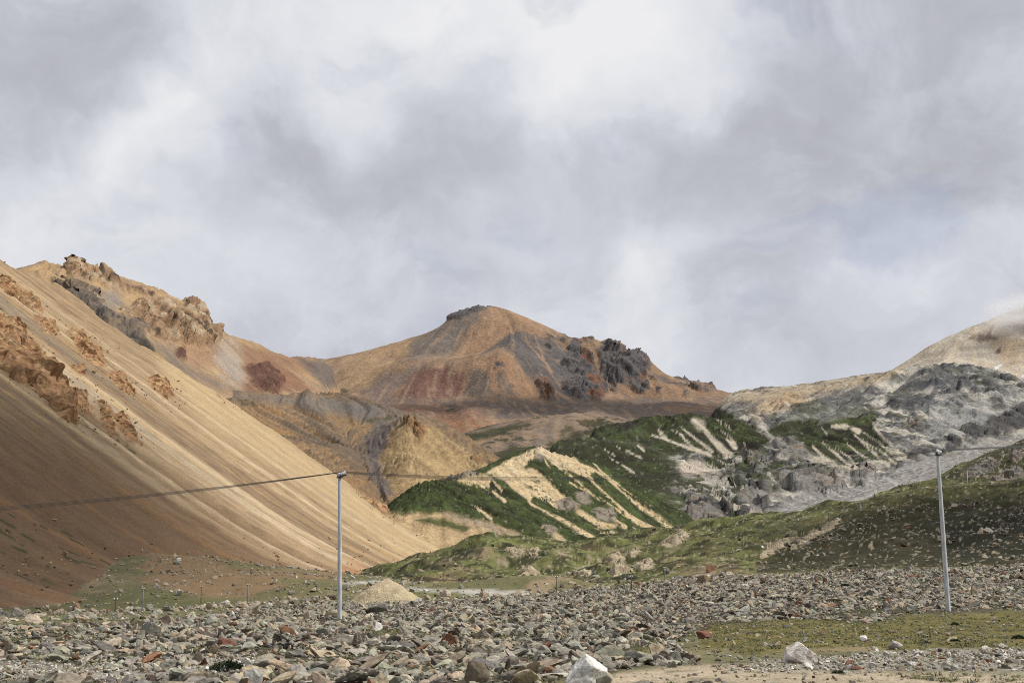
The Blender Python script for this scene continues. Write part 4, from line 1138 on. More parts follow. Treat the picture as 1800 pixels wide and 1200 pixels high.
# =================================================================== GREEN KNOLLS AND DARK HILL (middle distance)
k_rbf = RBF([
    [(672, 1032, 300), (690, 1021, 310), (720, 1002, 315), (742, 989, 320), (780, 967, 325), (812, 961, 330), (862, 951, 330), (890, 957, 330), (925, 953, 335), (960, 951, 340), (1000, 955, 340), (1060, 957, 345), (1100, 943, 360), (1150, 931, 380), (1200, 926, 400), (1240, 928, 400)],
    [(1180, 960, 340), (1230, 948, 350), (1260, 938, 360), (1300, 924, 370), (1350, 907, 380), (1400, 897, 385), (1440, 893, 385), (1480, 890, 390)],
    [(700, 1028, 275), (800, 1034, 262), (900, 1040, 255), (960, 1032, 245), (1050, 1022, 235), (1130, 1016, 220)],
    [(760, 985, 310), (820, 975, 305), (900, 985, 300), (980, 985, 305), (1050, 980, 310), (1120, 965, 320)], [(760, 1010, 285), (860, 1010, 280), (960, 1005, 280), (1080, 1000, 275), (1180, 985, 270)],
    [(1180, 1008, 205), (1240, 985, 225), (1290, 995, 205), (1330, 1010, 185)],
    [(1330, 975, 255), (1380, 950, 280), (1430, 925, 305), (1480, 905, 320), (1530, 893, 330), (1580, 878, 335), (1630, 866, 335), (1680, 862, 330), (1740, 862, 325), (1800, 862, 320), (1950, 850, 320)],
    [(1340, 1000, 225), (1420, 985, 232), (1500, 975, 235), (1600, 965, 235), (1700, 960, 235), (1800, 955, 235)],
    [(1320, 1014, 182), (1450, 1009, 180), (1600, 1004, 178), (1700, 1001, 176), (1800, 995, 174), (2000, 985, 174)],
    [(1480, 890, 390), (1520, 880, 400), (1560, 868, 410), (1600, 856, 420), (1640, 846, 425), (1700, 846, 420), (1760, 848, 415), (1800, 850, 410), (1950, 845, 410)],
    [(1640, 846, 440), (1670, 832, 480), (1700, 816, 500), (1740, 797, 510), (1770, 784, 515), (1800, 770, 520), (1860, 750, 525), (1980, 740, 530)],
    [W(-60, 300, -4), W(-75, 360, -4)], [W(-50, 420, -3), W(0, 440, -2), W(40, 450, 0), W(80, 470, 3)], [W(100, 560, 5), W(180, 640, 10), W(300, 680, 20)],
], 9.0, 2.0)
KL = Land(640, 2000, 172, 640, 700, 360, 1.3)
KL.Z = k_rbf(KL.X, KL.Y)
x, y = KL.X, KL.Y
px, py = KL.pix()
rough_k = fbm2(x, y, 12, 5, .55, 110.)
kh = sstep(195, 235, y)
KL.Z += kh * (ridge3(x, y, y * 0, 36, 3, .5, 17.) * 3.0 - 1.1) * sstep(1380, 1300, px) + kh * (ridge3(x * .8, y, y * 0, 60, 4, .55, 18.) * 2.4 - 1) * sstep(1330, 1420, px)
KL.Z += kh * fbm2(x, y, 17, 4, .55, 121.) * 1.3 + rough_k * .85 + fbm2(x, y, 26, 3, .5, 119.) * .8 * sstep(185, 230, y) + fbm2(x, y, 3.0, 3, .55, 111.) * .12
px, py = KL.pix()
n110 = fbm2(x, y, 7, 5, .6, 112.); n111 = fbm2(x, y, 7, 5, .6, 113.); n112 = fbm2(x, y, 2.6, 4, .6, 114.)
wx = px + n110 * 12; wy = py + n111 * 8
c = np.broadcast_to(S(102, 104, 56), x.shape + (3,)).copy()
c = mixc(c, S(130, 134, 76), sstep(.0, .5, fbm2(x, y, 18, 5, .6, 115.)) * .9)
c = mixc(c, S(50, 52, 27), sstep(.08, .3, fbm2(x, y, 10, 6, .65, 116.)) * .85)
c = mixc(c, S(166, 146, 110), sstep(.2, .4, fbm2(x, y, 12, 6, .65, 117.)) * .85)
zone_fin = fin
fin = n112
zone([(690, 1022), (742, 989), (780, 967), (830, 958), (770, 1000), (720, 1020)], S(56, 58, 32), 6, .85, .6)
zone([(800, 962), (850, 955), (830, 985), (790, 985)], S(56, 60, 32), 6, .75, .6)
zone([(700, 1024), (780, 1005), (830, 1018), (800, 1032), (720, 1030)], S(150, 124, 92), 6, .7, .6)
zone([(740, 985), (800, 985), (860, 1010), (830, 1012)], S(160, 140, 104), 5, .7, .6)
zone([(1200, 925), (1300, 925), (1400, 897), (1500, 888), (1420, 935), (1300, 985), (1210, 1000), (1180, 960)], S(92, 92, 52), 8, .6, .8)
zone([(1340, 985), (1430, 925), (1520, 895), (1640, 868), (1860, 862), (1860, 1000), (1700, 995), (1400, 1006), (1320, 1008)], S(60, 56, 33), 10, .92, .8)
zone([(1650, 930), (1800, 890), (1860, 920), (1860, 970), (1700, 985), (1640, 960)], S(34, 35, 19), 14, .75, .8)
zone([(1430, 905), (1560, 872), (1640, 850), (1860, 855), (1860, 885), (1640, 880), (1500, 905)], S(100, 96, 54), 8, .8, .8)
zone([(1640, 846), (1700, 815), (1800, 768), (1900, 745), (1900, 850), (1700, 846)], S(62, 62, 36), 6, .9, .8)
zone([(1405, 900), (1460, 896), (1475, 904), (1420, 912)], S(122, 126, 68), 4, .9, .2)
zone([(1180, 1010), (1240, 985), (1300, 992), (1340, 1012), (1240, 1015)], S(140, 122, 90), 6, .8, .5)
zone([(1240, 965), (1300, 965), (1310, 985), (1250, 985)], S(112, 104, 66), 6, .6, .5)
fin = zone_fin
OUT_K = [[(918, 1002), (935, 996), (948, 1004), (935, 1014), (915, 1012)], [(888, 968), (915, 962), (925, 975), (900, 982)], [(928, 964), (945, 963), (945, 978), (930, 980)], [(1068, 1000), (1095, 992), (1110, 1003), (1080, 1012)],
         [(1062, 985), (1085, 972), (1098, 980), (1075, 994)], [(1160, 955), (1195, 930), (1212, 940), (1180, 962)], [(866, 984), (882, 980), (888, 992), (872, 996)], [(955, 990), (968, 988), (972, 998), (958, 1000)],
         [(1000, 1008), (1030, 1000), (1045, 1008), (1020, 1016)], [(1118, 992), (1145, 984), (1150, 996), (1126, 1004)], [(1100, 972), (1118, 962), (1126, 972), (1108, 980)], [(975, 968), (992, 964), (1000, 976), (982, 980)]]
OUT_K2 = [[(1402, 950), (1440, 930), (1474, 912), (1478, 917), (1442, 940), (1405, 958)], [(1335, 975), (1370, 952), (1398, 938), (1402, 943), (1372, 962), (1340, 982)], [(1225, 1002), (1250, 998), (1262, 1010), (1230, 1020)]]
OUT_K3 = [[(1690, 835), (1740, 805), (1760, 815), (1720, 840)], [(1740, 840), (1790, 820), (1800, 835), (1750, 850)], [(1770, 800), (1800, 785), (1810, 800), (1780, 812)]]
mk = cragpoly(wx, wy, OUT_K + OUT_K2, 5) * sstep(-.25, .15, n112 + .1) + cragpoly(wx, wy, OUT_K3, 4) * sstep(-.1, .2, n112)
n3 = fbm3(x, y, KL.Z, 3, 4, .6, 15.)
c = mixc(c, S(186, 164, 134), mk * .95); c = mixc(c, S(128, 108, 88), mk * sstep(.05, .4, n3))
kd = fbm2(x, y, 6, 6, .7, 120.)
c = mixc(c, S(44, 46, 24), sstep(.08, .16, kd) * .7 * (1 - mk)); c = mixc(c, S(136, 140, 76), sstep(.10, .2, -kd) * .5 * (1 - mk) * (px < 1330))
spk = fbm2(x, y, 1.3, 3, .6, 118.)
c = mixc(c, S(186, 172, 144), sstep(.36, .46, spk) * .7)
disp = mk * .1
KL.rough = mk
tag(KL.mesh('hills', terrain_mat('knoll_turf', 0.45, 0.25, 0.42), c, disp, cut=(y > 172)), 'green rocky knolls rising into a dark boulder strewn hill', 'hill', kind='structure')

#@@OBJECTS
# =================================================================== ROCK SHAPES
def ico(sub):
    bm = bmesh.new()
    bmesh.ops.create_icosphere(bm, subdivisions=sub, radius=1.0)
    v = np.array([x.co[:] for x in bm.verts]); f = np.array([[q.index for q in p.verts] for p in bm.faces])
    bm.free()
    return v, f


ICO3 = ico(3); ICO2 = ico(2); ICO4 = ico(4)


def rock_verts(rs, base, planes=11, rough=0.035, flat=0.7, round_=0.25):
    """angular stone: a ball cut by random planes, then weathered"""
    d = base[0]
    n = rs.normal(size=(planes, 3)); n /= np.linalg.norm(n, axis=1, keepdims=True)
    h = rs.uniform(0.42, 0.95, planes)
    dots = d @ n.T
    r = np.min(np.where(dots > 0.05, h / np.maximum(dots, 0.05), 9.0), axis=1)
    r = np.minimum(r, 1.4) * (1 - round_) + round_ * 0.8
    o = rs.uniform(0, 50)
    r = r + fbm3(d[:, 0] + o, d[:, 1], d[:, 2], 0.8, 4, .55, o) * rough * 3
    v = d * r[:, None]
    v *= np.array([rs.uniform(.85, 1.25), rs.uniform(.75, 1.0), flat * rs.uniform(.85, 1.15)])
    return v


def rock_mat(name, src):
    m = bpy.data.materials.new(name); m.use_nodes = True
    t = m.node_tree; L = t.links.new
    b = t.nodes['Principled BSDF']
    b.inputs['Roughness'].default_value = 0.92
    b.inputs['Specular IOR Level'].default_value = 0.2
    if src == 'instance':
        a = node(t, 'ShaderNodeAttribute', attribute_name='rcol', attribute_type='INSTANCER'); base = a.outputs['Color']
    elif src == 'object':
        a = node(t, 'ShaderNodeObjectInfo'); base = a.outputs['Color']
    else:
        a = node(t, 'ShaderNodeAttribute', attribute_name='Col'); base = a.outputs['Color']
    geo = node(t, 'ShaderNodeNewGeometry')
    def nz(sc, det, rg):
        n = node(t, 'ShaderNodeTexNoise')
        n.inputs['Scale'].default_value = sc; n.inputs['Detail'].default_value = det; n.inputs['Roughness'].default_value = rg
        L(geo.outputs['Position'], n.inputs['Vector'])
        return n.outputs['Fac']
    k = 1.0 if src != 'crag' else 0.12
    n1 = nz(5.0 * k, 6, .65); n2 = nz(14.0 * k, 5, .7); n3 = nz(2.3 * k, 4, .6)
    # dark lichen and pale crust
    def step(sock, a0, a1, lo, hi):
        mr = node(t, 'ShaderNodeMapRange'); L(sock, mr.inputs['Value'])
        mr.inputs['From Min'].default_value = a0; mr.inputs['From Max'].default_value = a1
        mr.inputs['To Min'].default_value = lo; mr.inputs['To Max'].default_value = hi
        return mr.outputs[0]
    mul = node(t, 'ShaderNodeMath', operation='MULTIPLY'); L(step(n1, .3, .7, .62, 1.38), mul.inputs[0]); L(step(n2, .3, .7, .7, 1.3), mul.inputs[1])
    sc = node(t, 'ShaderNodeVectorMath', operation='SCALE'); L(base, sc.inputs[0]); L(mul.outputs[0], sc.inputs['Scale'])
    mx = node(t, 'ShaderNodeMix', data_type='RGBA')
    L(step(n3, .56, .66, 0, .55), mx.inputs['Factor']); L(sc.outputs[0], mx.inputs[6]); mx.inputs[7].default_value = (*S(112, 98, 76), 1)
    L(mx.outputs[2], b.inputs['Base Color'])
    bp = node(t, 'ShaderNodeBump'); bp.inputs['Strength'].default_value = .8; bp.inputs['Distance'].default_value = .03 / k ** 1.2
    L(n1, bp.inputs['Height']); L(bp.outputs[0], b.inputs['Normal'])
    return m


M_rock_i = rock_mat('field_stone', 'instance')
M_rock_o = rock_mat('boulder_stone', 'object')
M_crag = rock_mat('outcrop_rock', 'crag')

rs = np.random.default_rng(5)
ROCKS = []
stone_col = bpy.data.collections.new('stone_shapes')           # not linked to the scene: shapes for the scatter only
for i in range(14):
    v = rock_verts(rs, ICO3, rs.integers(7, 11), 0.06, rs.uniform(.42, .8), rs.uniform(.0, .1))
    o = make_mesh('stone_shape', v, ICO3[1], M_rock_i, smooth=False); COL.objects.unlink(o); stone_col.objects.link(o)
    me2 = o.data.copy(); me2.materials.clear(); me2.materials.append(M_rock_o)
    ROCKS.append(me2)

PAL = 1.06 * np.array([S(158, 152, 136), S(172, 168, 148), S(142, 136, 124), S(180, 162, 134), S(156, 112, 80), S(98, 84, 72), S(216, 210, 198), S(186, 170, 146), S(122, 84, 66), S(118, 115, 108)])
PALN = ['grey', 'pale grey', 'grey', 'tan', 'rust brown', 'dark', 'white', 'tan', 'rust brown', 'grey']
W_FIELD = np.array([.25, .24, .14, .15, .014, .05, .008, .10, .012, .04]); W_FIELD /= W_FIELD.sum()
W_GRAV = np.array([.14, .15, .05, .12, .03, .02, .35, .12, .01, .01]); W_GRAV /= W_GRAV.sum()
W_HILL = np.array([.14, .14, .05, .28, .02, .02, .09, .25, .01, .0]); W_HILL /= W_HILL.sum()


def scatter(name, pts, scl, cols, label, cat, shapes=stone_col, nsh=14, tilt=.5, sink=.25):
    """one object of countless stones: shapes instanced on points"""
    n = len(pts)
    me = bpy.data.meshes.new(name)
    me.vertices.add(n); me.vertices.foreach_set('co', np.asarray(pts, np.float32).ravel())
    a = me.attributes.new('rcol', 'FLOAT_COLOR', 'POINT'); a.data.foreach_set('color', np.concatenate([cols, np.ones((n, 1))], 1).astype(np.float32).ravel())
    a = me.attributes.new('rscl', 'FLOAT_VECTOR', 'POINT'); a.data.foreach_set('vector', np.asarray(scl, np.float32).ravel())
    rot = np.stack([rs.normal(0, tilt, n), rs.normal(0, tilt, n), rs.uniform(0, 6.28, n)], 1)
    a = me.attributes.new('rrot', 'FLOAT_VECTOR', 'POINT'); a.data.foreach_set('vector', rot.astype(np.float32).ravel())
    a = me.attributes.new('ridx', 'INT', 'POINT'); a.data.foreach_set('value', rs.integers(0, nsh, n).astype(np.int32))
    o = bpy.data.objects.new(name, me); COL.objects.link(o)
    ng = bpy.data.node_groups.new(name, 'GeometryNodeTree')
    ng.interface.new_socket('Geometry', in_out='INPUT', socket_type='NodeSocketGeometry')
    ng.interface.new_socket('Geometry', in_out='OUTPUT', socket_type='NodeSocketGeometry')
    gi = ng.nodes.new('NodeGroupInput'); go = ng.nodes.new('NodeGroupOutput')
    iop = ng.nodes.new('GeometryNodeInstanceOnPoints'); ci = ng.nodes.new('GeometryNodeCollectionInfo')
    ci.inputs['Collection'].default_value = shapes; ci.inputs['Separate Children'].default_value = True; ci.inputs['Reset Children'].default_value = True
    iop.inputs['Pick Instance'].default_value = True
    def named(nm, ty):
        q = ng.nodes.new('GeometryNodeInputNamedAttribute'); q.data_type = ty; q.inputs['Name'].default_value = nm
        return q.outputs['Attribute']
    l = ng.links.new
    l(gi.outputs[0], iop.inputs['Points']); l(ci.outputs[0], iop.inputs['Instance'])
    l(named('ridx', 'INT'), iop.inputs['Instance Index']); l(named('rscl', 'FLOAT_VECTOR'), iop.inputs['Scale'])
    e2r = ng.nodes.new('FunctionNodeEulerToRotation'); l(named('rrot', 'FLOAT_VECTOR'), e2r.inputs[0]); l(e2r.outputs[0], iop.inputs['Rotation'])
    l(iop.outputs[0], go.inputs[0])
    md = o.modifiers.new('scatter', 'NODES'); md.node_group = ng
    return tag(o, label, cat, kind='stuff')


def plan(n, ya, yb, pxa=-150, pxb=1950):
    y = np.sqrt(rs.uniform(ya ** 2, yb ** 2, n))
    k = rs.uniform((pxa - 900) / FPX, (pxb - 900) / FPX, n)
    return k * y, y


# ------------------------------------------------------------------ boulder field
x, y = plan(250000, 19, 190)
z = ground_h(x, y)
px, py = proj(x, y, z)
inz = sdf(px + fbm2(x, y, 7, 3, .5, 200.) * 10, py + fbm2(x, y, 7, 3, .5, 201.) * 5, Z_ROCK)
for zz in Z_OLIVE + Z_WGRAVEL:
    inz = np.minimum(inz, -sdf(px, py, zz) + 15 * fbm2(x, y, 5, 4, .6, 202.))
moss = fbm2(x, y, 7, 5, .62, 203.)
dens = sstep(-4, 5, inz) * (1 - .85 * sstep(.16, .36, moss)) + .035
keep = rs.uniform(0, 1, len(x)) < dens
x, y, z, px, py, inz = [a[keep] for a in (x, y, z, px, py, inz)]
size = np.exp(rs.normal(math.log(.072), .62, len(x)))
size = np.clip(size * (1 + .35 * fbm2(x, y, 12, 3, .5, 204.)) * np.where(inz < 0, .6, 1.0), .028, .27)
size = np.where(y > 75, np.maximum(size, .075), size)
ci = rs.choice(len(PAL), len(x), p=W_FIELD)
infr = (px > -10) & (px < 1810) & (py < 1206)
app = np.where(infr, size / y, 0)
order = np.argsort(-app)
IND = order[:286]; REST = order[286:]
jit = rs.normal(1, .025, (len(x), 3)) * rs.normal(1, .2, (len(x), 1))
colr = np.clip(PAL[ci] * jit, .01, .8)
pts = np.stack([x, y, z + size * rs.uniform(-.15, .2, len(x))], 1)
scl = size[:, None] * rs.uniform(.75, 1.3, (len(x), 3)) * np.array([1.15, 1.05, .72])
scatter('rubble', pts[REST], scl[REST], colr[REST], 'countless grey, tan and rust stones covering the valley floor', 'rubble')


def zone_words(a, b):
    if b > 1168:
        row = 'along the lower edge'
    elif b > 1130:
        row = 'in the near stones'
    elif b > 1085:
        row = 'amid the rubble'
    else:
        row = 'far back'
    col = ['at far left', 'left of the left pole', 'by the left pole', 'under the green knolls', 'left of the pointed boulder', 'right of the pointed boulder',
           'by the flat sided boulder', 'left of the leaning pole', 'by the leaning pole'][min(8, max(0, int(a // 200)))]
    return row + ' ' + col


SHAPEN = ['blocky', 'flat', 'angular', 'rounded', 'wedged', 'slabby', 'chunky', 'uneven', 'faceted', 'lumpy', 'low', 'squat', 'broad', 'craggy']
med = np.median(size[IND])
for j in IND:
    sh = int(rs.integers(0, 14))
    o = bpy.data.objects.new('boulder', ROCKS[sh]); COL.objects.link(o)
    o.location = pts[j]; o.scale = scl[j]; o.rotation_euler = (rs.normal(0, .35), rs.normal(0, .35), rs.uniform(0, 6.28))
    o.color = (*colr[j], 1)
    zw = zone_words(px[j], py[j])
    big = 'big' if size[j] > med * 1.15 else ('small' if size[j] < med * .85 else 'middling')
    tag(o, f'{big} {SHAPEN[sh]} {PALN[ci[j]]} boulder {zw}', 'boulder', 'boulders of the rubble field')

# tell the few look-alikes apart by their order from left to right
same = {}
for o in COL.objects:
    if o.get('group') == 'boulders of the rubble field':
        same.setdefault(o['label'], []).append(o)
for lab, os_ in same.items():
    if len(os_) > 1:
        os_.sort(key=lambda q: q.location.x / q.location.y)
        names = {2: ['left', 'right'], 3: ['left', 'middle', 'right']}.get(len(os_)) or ['leftmost'] + ['second', 'third', 'fourth', 'fifth', 'sixth'][:len(os_) - 2] + ['rightmost']
        for q, nm in zip(os_, names):
            q['label'] = lab + ', ' + nm

# ------------------------------------------------------------------ gravel, pebbles and thin stones on turf
x, y = plan(60000, 19, 70)
z = ground_h(x, y); px, py = proj(x, y, z)
w = np.full(len(x), -99.0)
for zz in Z_WGRAVEL:
    w = np.maximum(w, sdf(px, py, zz))
d = sstep(-6, 5, w) * .95 + .10
keep = rs.uniform(0, 1, len(x)) < d
x, y, z, w = x[keep], y[keep], z[keep], w[keep]
size = np.clip(np.exp(rs.normal(math.log(.035), .45, len(x))), .015, .12)
cg = np.where((w > -4)[:, None], PAL[rs.choice(10, len(x), p=W_GRAV)], PAL[rs.choice(10, len(x), p=W_FIELD)])
scatter('gravel', np.stack([x, y, z + size * .2], 1), size[:, None] * rs.uniform(.8, 1.2, (len(x), 3)), np.clip(cg * rs.normal(1, .12, (len(x), 1)), .01, .8), 'pale gravel and pebbles strewn over the near ground', 'gravel')

# ------------------------------------------------------------------ stones on the far valley floor and hillsides
x, y = plan(16000, 80, 300, -100, 1300)
z = ground_h(x, y); px, py = proj(x, y, z)
inz = sdf(px, py, Z_ROCK)
dd = (.15 + .85 * sstep(-.1, .4, fbm2(x, y, 14, 4, .6, 210.))) * (inz < 3)
keep = rs.uniform(0, 1, len(x)) < dd
x, y, z = x[keep], y[keep], z[keep]
size = np.clip(np.exp(rs.normal(math.log(.17), .5, len(x))), .08, 1.0)
scatter('rubble', np.stack([x, y, z + size * .2], 1), size[:, None] * rs.uniform(.8, 1.2, (len(x), 3)), np.clip(PAL[rs.choice(10, len(x), p=W_HILL)] * rs.normal(1.05, .12, (len(x), 1)), .01, .8), 'scattered tan stones on the grassy hummocks below the scree', 'rubble')

Vk = KL.V.reshape(-1, 3)
pk, qk = proj(Vk[:, 0], Vk[:, 1], Vk[:, 2])
wgt = (KL.Y ** 2).ravel() * (.06 + sstep(-.05, .35, fbm2(KL.X, KL.Y, 20, 5, .62, 211.)).ravel() ** 1.5)
wgt *= 1 + 1.6 * sstep(-10, 10, sdf(pk, qk, [(1340, 985), (1430, 925), (1520, 895), (1640, 868), (1860, 862), (1860, 1000), (1700, 995), (1400, 1006), (1320, 1008)]))
idx = rs.choice(len(Vk), 19000, p=wgt / wgt.sum())
size = np.clip(np.exp(rs.normal(math.log(.15), .62, len(idx))), .06, .8)
pp = Vk[idx] + np.stack([rs.normal(0, .4, len(idx)), rs.normal(0, .4, len(idx)), size * .15], 1)
scatter('rubble', pp, size[:, None] * rs.uniform(.8, 1.2, (len(idx), 3)), np.clip(PAL[rs.choice(10, len(idx), p=W_HILL)] * rs.normal(.85, .15, (len(idx), 1)), .01, .8), 'pale stones strewn over the green knolls and dark hill', 'rubble')

Va = AL.V.reshape(-1, 3)
pa, qa = proj(Va[:, 0], Va[:, 1], Va[:, 2])
wa = np.full(len(Va), .004)
for poly in OUT_A:
    low = [(a + 14, b + 12) for (a, b) in poly]
    wa += sstep(-22, 4, sdf(pa, qa, low)) * .9
wa += .2 * sstep(12, 2, np.abs(AL.over).ravel())
wa += .3 * sstep(24, 0, AL.dn.ravel()) * sstep(-12, 0, AL.dn.ravel())
wa *= AL.visible.ravel()
ia = rs.choice(len(Va), 2200, p=wa / wa.sum())
size = np.clip(np.exp(rs.normal(math.log(.16), .5, len(ia))), .07, .5)
AP = np.array([S(190, 154, 110), S(170, 138, 104), S(206, 178, 138), S(140, 114, 90)])
scatter('rubble', Va[ia] + np.stack([rs.normal(0, .5, len(ia)), rs.normal(0, .5, len(ia)), size * .1], 1), size[:, None] * rs.uniform(.8, 1.2, (len(ia), 3)), np.clip(AP[rs.integers(0, 4, len(ia))] * rs.normal(1, .15, (len(ia), 1)), .01, .7), 'loose brown stones below the outcrops of the scree slope', 'rubble')

# ------------------------------------------------------------------ the boulders that stand out
def ground_hit(px, py):
    kx, kz = ray(px, py)
    ys = np.linspace(18, 330, 9000)
    h = ground_h(kx * ys, ys) - (EYE + kz * ys)
    j = np.where(h >= 0)[0]
    yy = ys[j[0]] if len(j) else 200.0
    return kx * yy, yy, EYE + kz * yy


def big_boulder(px, py, wpx, hpx, col, label, planes=None, seed=0, depth=.8):
    """px, py: where its foot stands in the photograph; wpx, hpx: its width and height there"""
    x, y, z = ground_hit(px, py)
    r = np.random.default_rng(seed)
    w = wpx * y / FPX; h = hpx * y / FPX
    d = ICO4[0]
    if planes is None:
        n = r.normal(size=(13, 3)); hh = r.uniform(.6, .95, 13)
    else:
        n = np.array([p[:3] for p in planes], float); hh = np.array([p[3] for p in planes])
    n = n / np.linalg.norm(n, axis=1, keepdims=True)
    dots = d @ n.T
    rr = np.min(np.where(dots > .05, hh / np.maximum(dots, .05), 9.), axis=1)
    rr = np.minimum(rr, 1.3)
    rr += fbm3(d[:, 0] + seed, d[:, 1], d[:, 2], .5, 5, .55, seed * .7) * .05
    v = d * rr[:, None]
    v -= (v.max(0) + v.min(0)) / 2
    ext = v.max(0) - v.min(0)
    v = v / ext * np.array([w, w * depth, h * 1.15])
    o = make_mesh('boulder', v, ICO4[1], M_rock_o, smooth=False)
    o.location = (x, y + w * depth * .35, z + h * .42)
    o.color = (*col, 1)
    return tag(o, label, 'boulder')


WHITE = S(222, 219, 210, 1.3)
big_boulder(1031, 1203, 76, 52, WHITE, 'large pointed white boulder at the bottom edge, the biggest of the stones',
            [(.62, -.25, .74, .62), (-.78, -.2, .6, .60), (-.25, -.95, .18, .62), (.55, -.8, -.05, .66), (0, .9, .5, .7), (-.9, .3, -.1, .85), (.95, .1, -.2, .80), (0, 0, -1, .6), (.1, -.6, -.8, .75)], 3)
big_boulder(1411, 1165, 56, 36, S(214, 206, 194, 1.3), 'large white boulder with a sloping flat side at the gravel edge',
            [(.62, -.1, .8, .60), (-.55, -.3, .78, .66), (-.15, -.95, .25, .6), (.4, -.85, .1, .62), (0, .9, .4, .7), (-.95, 0, .1, .85), (.95, 0, -.1, .9), (0, 0, -1, .55), (-.4, -.5, -.75, .6)], 4)
big_boulder(1063, 1206, 30, 26, S(196, 188, 166), 'cream boulder leaning on the large pointed white one', None, 5)
big_boulder(838, 1206, 44, 44, S(132, 120, 100), 'rounded grey brown boulder at the bottom edge left of the pointed white one', None, 6)
big_boulder(712, 1207, 26, 22, S(214, 198, 172), 'pale cream stone at the bottom edge, paler than its neighbours', None, 7)
big_boulder(1576, 1141, 26, 16, S(206, 198, 186), 'cream boulder lying on the olive grass behind the white gravel', None, 8)
big_boulder(1519, 1127, 13, 11, WHITE, 'small bright white stone on the olive grass edge', None, 9)
big_boulder(133, 1072, 17, 13, S(200, 170, 130), 'lone tan boulder on the grass below the scree slope', None, 10)
big_boulder(1240, 1024, 26, 15, S(166, 142, 114), 'big brown boulder at the back of the rubble below the knolls', None, 12)
big_boulder(325, 1104, 26, 20, S(160, 156, 142), 'big pale grey boulder standing up at the back of the left rubble', None, 13)
big_boulder(370, 1100, 22, 18, S(168, 166, 150), 'pale greenish boulder on the left rubble skyline', None, 14)
big_boulder(262, 1118, 40, 26, S(156, 152, 138), 'wide grey boulder with a flat top in the left rubble', None, 15)
big_boulder(590, 1088, 40, 17, S(176, 164, 134), 'long pale slab lying just behind the left utility pole', None, 16)
big_boulder(70, 1200, 50, 14, S(160, 150, 130), 'broad low tan boulder at the lower left edge', None, 17)
big_boulder(443, 1203, 34, 28, S(190, 188, 180), 'pale rounded boulder at the bottom edge below the left pole', None, 18)
big_boulder(1238, 1123, 26, 15, S(138, 96, 76), 'rust red boulder on the olive grass patch', None, 19)
big_boulder(660, 1080, 42, 22, S(150, 144, 130), 'large grey boulder right of the left utility pole', None, 20)

# ------------------------------------------------------------------ rock outcrops of the scree slope and of the knolls
def outcrop(name, land, poly, n, smin, smax, cols, label, cat, group=None, lean=None, vis=None, seed=0):
    """bedrock breaking through the slope: a patch of the slope itself, broken into blocks"""
    V = land.V
    px, py = proj(V[..., 0], V[..., 1], V[..., 2])
    ok = sdf(px, py, poly) > -4
    if vis is not None:
        ok &= vis
    jj, ii = np.where(ok)
    if len(jj) == 0:
        print('no ground for', label); return
    j0, j1, i0, i1 = max(jj.min() - 1, 0), min(jj.max() + 1, land.nr - 1), max(ii.min() - 1, 0), min(ii.max() + 1, land.nc - 1)
    cell = max(smax * .14, .16)
    sy = (land.yv[min(j0 + 1, land.nr - 1)] - land.yv[j0]) / cell; sx = (land.k[1] - land.k[0]) * land.yv[j0] / cell
    fj = np.linspace(j0, j1, int(np.clip((j1 - j0) * sy, 20, 330))); fi = np.linspace(i0, i1, int(np.clip((i1 - i0) * sx, 20, 330)))
    FJ, FI = np.meshgrid(fj, fi, indexing='ij')
    a0 = np.minimum(FJ.astype(int), land.nr - 2); b0 = np.minimum(FI.astype(int), land.nc - 2); u = (FJ - a0)[..., None]; v = (FI - b0)[..., None]
    def samp(A):
        return A[a0, b0] * (1 - u) * (1 - v) + A[a0 + 1, b0] * u * (1 - v) + A[a0, b0 + 1] * (1 - u) * v + A[a0 + 1, b0 + 1] * u * v
    G = samp(V); N = samp(land.normals())
    px, py = proj(G[..., 0], G[..., 1], G[..., 2])
    s = smax
    nn = fbm3(G[..., 0], G[..., 1], G[..., 2], s * 2.2, 4, .6, seed) * 7
    m = sstep(-7, 9, sdf(px, py, poly) + nn)
    amp = s * .55
    d = bedrock(G[..., 0], G[..., 1], G[..., 2], m, s * 2.1, amp, seed * .37, .6) + m * amp * .3 - .35 * (1 - m) * s
    R = N
    G = G + R * d[..., None]
    n3 = fbm3(G[..., 0], G[..., 1], G[..., 2], s * 2.5, 4, .6, 3. + seed)
    b3 = blocks3(G[..., 0], G[..., 1], G[..., 2] * .6, s * .9, seed)
    C = np.broadcast_to(cols[0], G.shape).copy()
    C = mixc(C, cols[1], sstep(.0, .4, n3)); C = mixc(C, cols[2], sstep(.1, .5, -n3)); C = mixc(C, cols[3], sstep(.2, .6, b3) * .8)
    C *= (1 + .25 * b3[..., None])
    nr, nc = G.shape[:2]
    q = np.arange(nr * nc).reshape(nr, nc)
    F = np.stack([q[:-1, :-1], q[:-1, 1:], q[1:, 1:], q[1:, :-1]], -1).reshape(-1, 4)
    keep = (m > .04).ravel()
    F = F[keep[F].all(1)]
    if len(F) == 0:
        print('empty', label); return
    # keep the largest connected piece only
    lab = np.arange(nr * nc)
    for _ in range(400):
        mn = lab[F].min(1); new = lab.copy(); np.minimum.at(new, F.ravel(), np.repeat(mn, 4))
        if (new == lab).all(): break
        lab = new
    root = np.bincount(lab[F[:, 0]]).argmax(); F = F[lab[F[:, 0]] == root]
    used = np.zeros(nr * nc, bool); used[F.ravel()] = True; rm = np.cumsum(used) - 1
    o = make_mesh(name, G.reshape(-1, 3)[used], rm[F], M_crag, np.concatenate([np.clip(C, .01, .7), np.ones((nr, nc, 1))], -1).reshape(-1, 4)[used], smooth=False)
    return tag(o, label, cat, group)


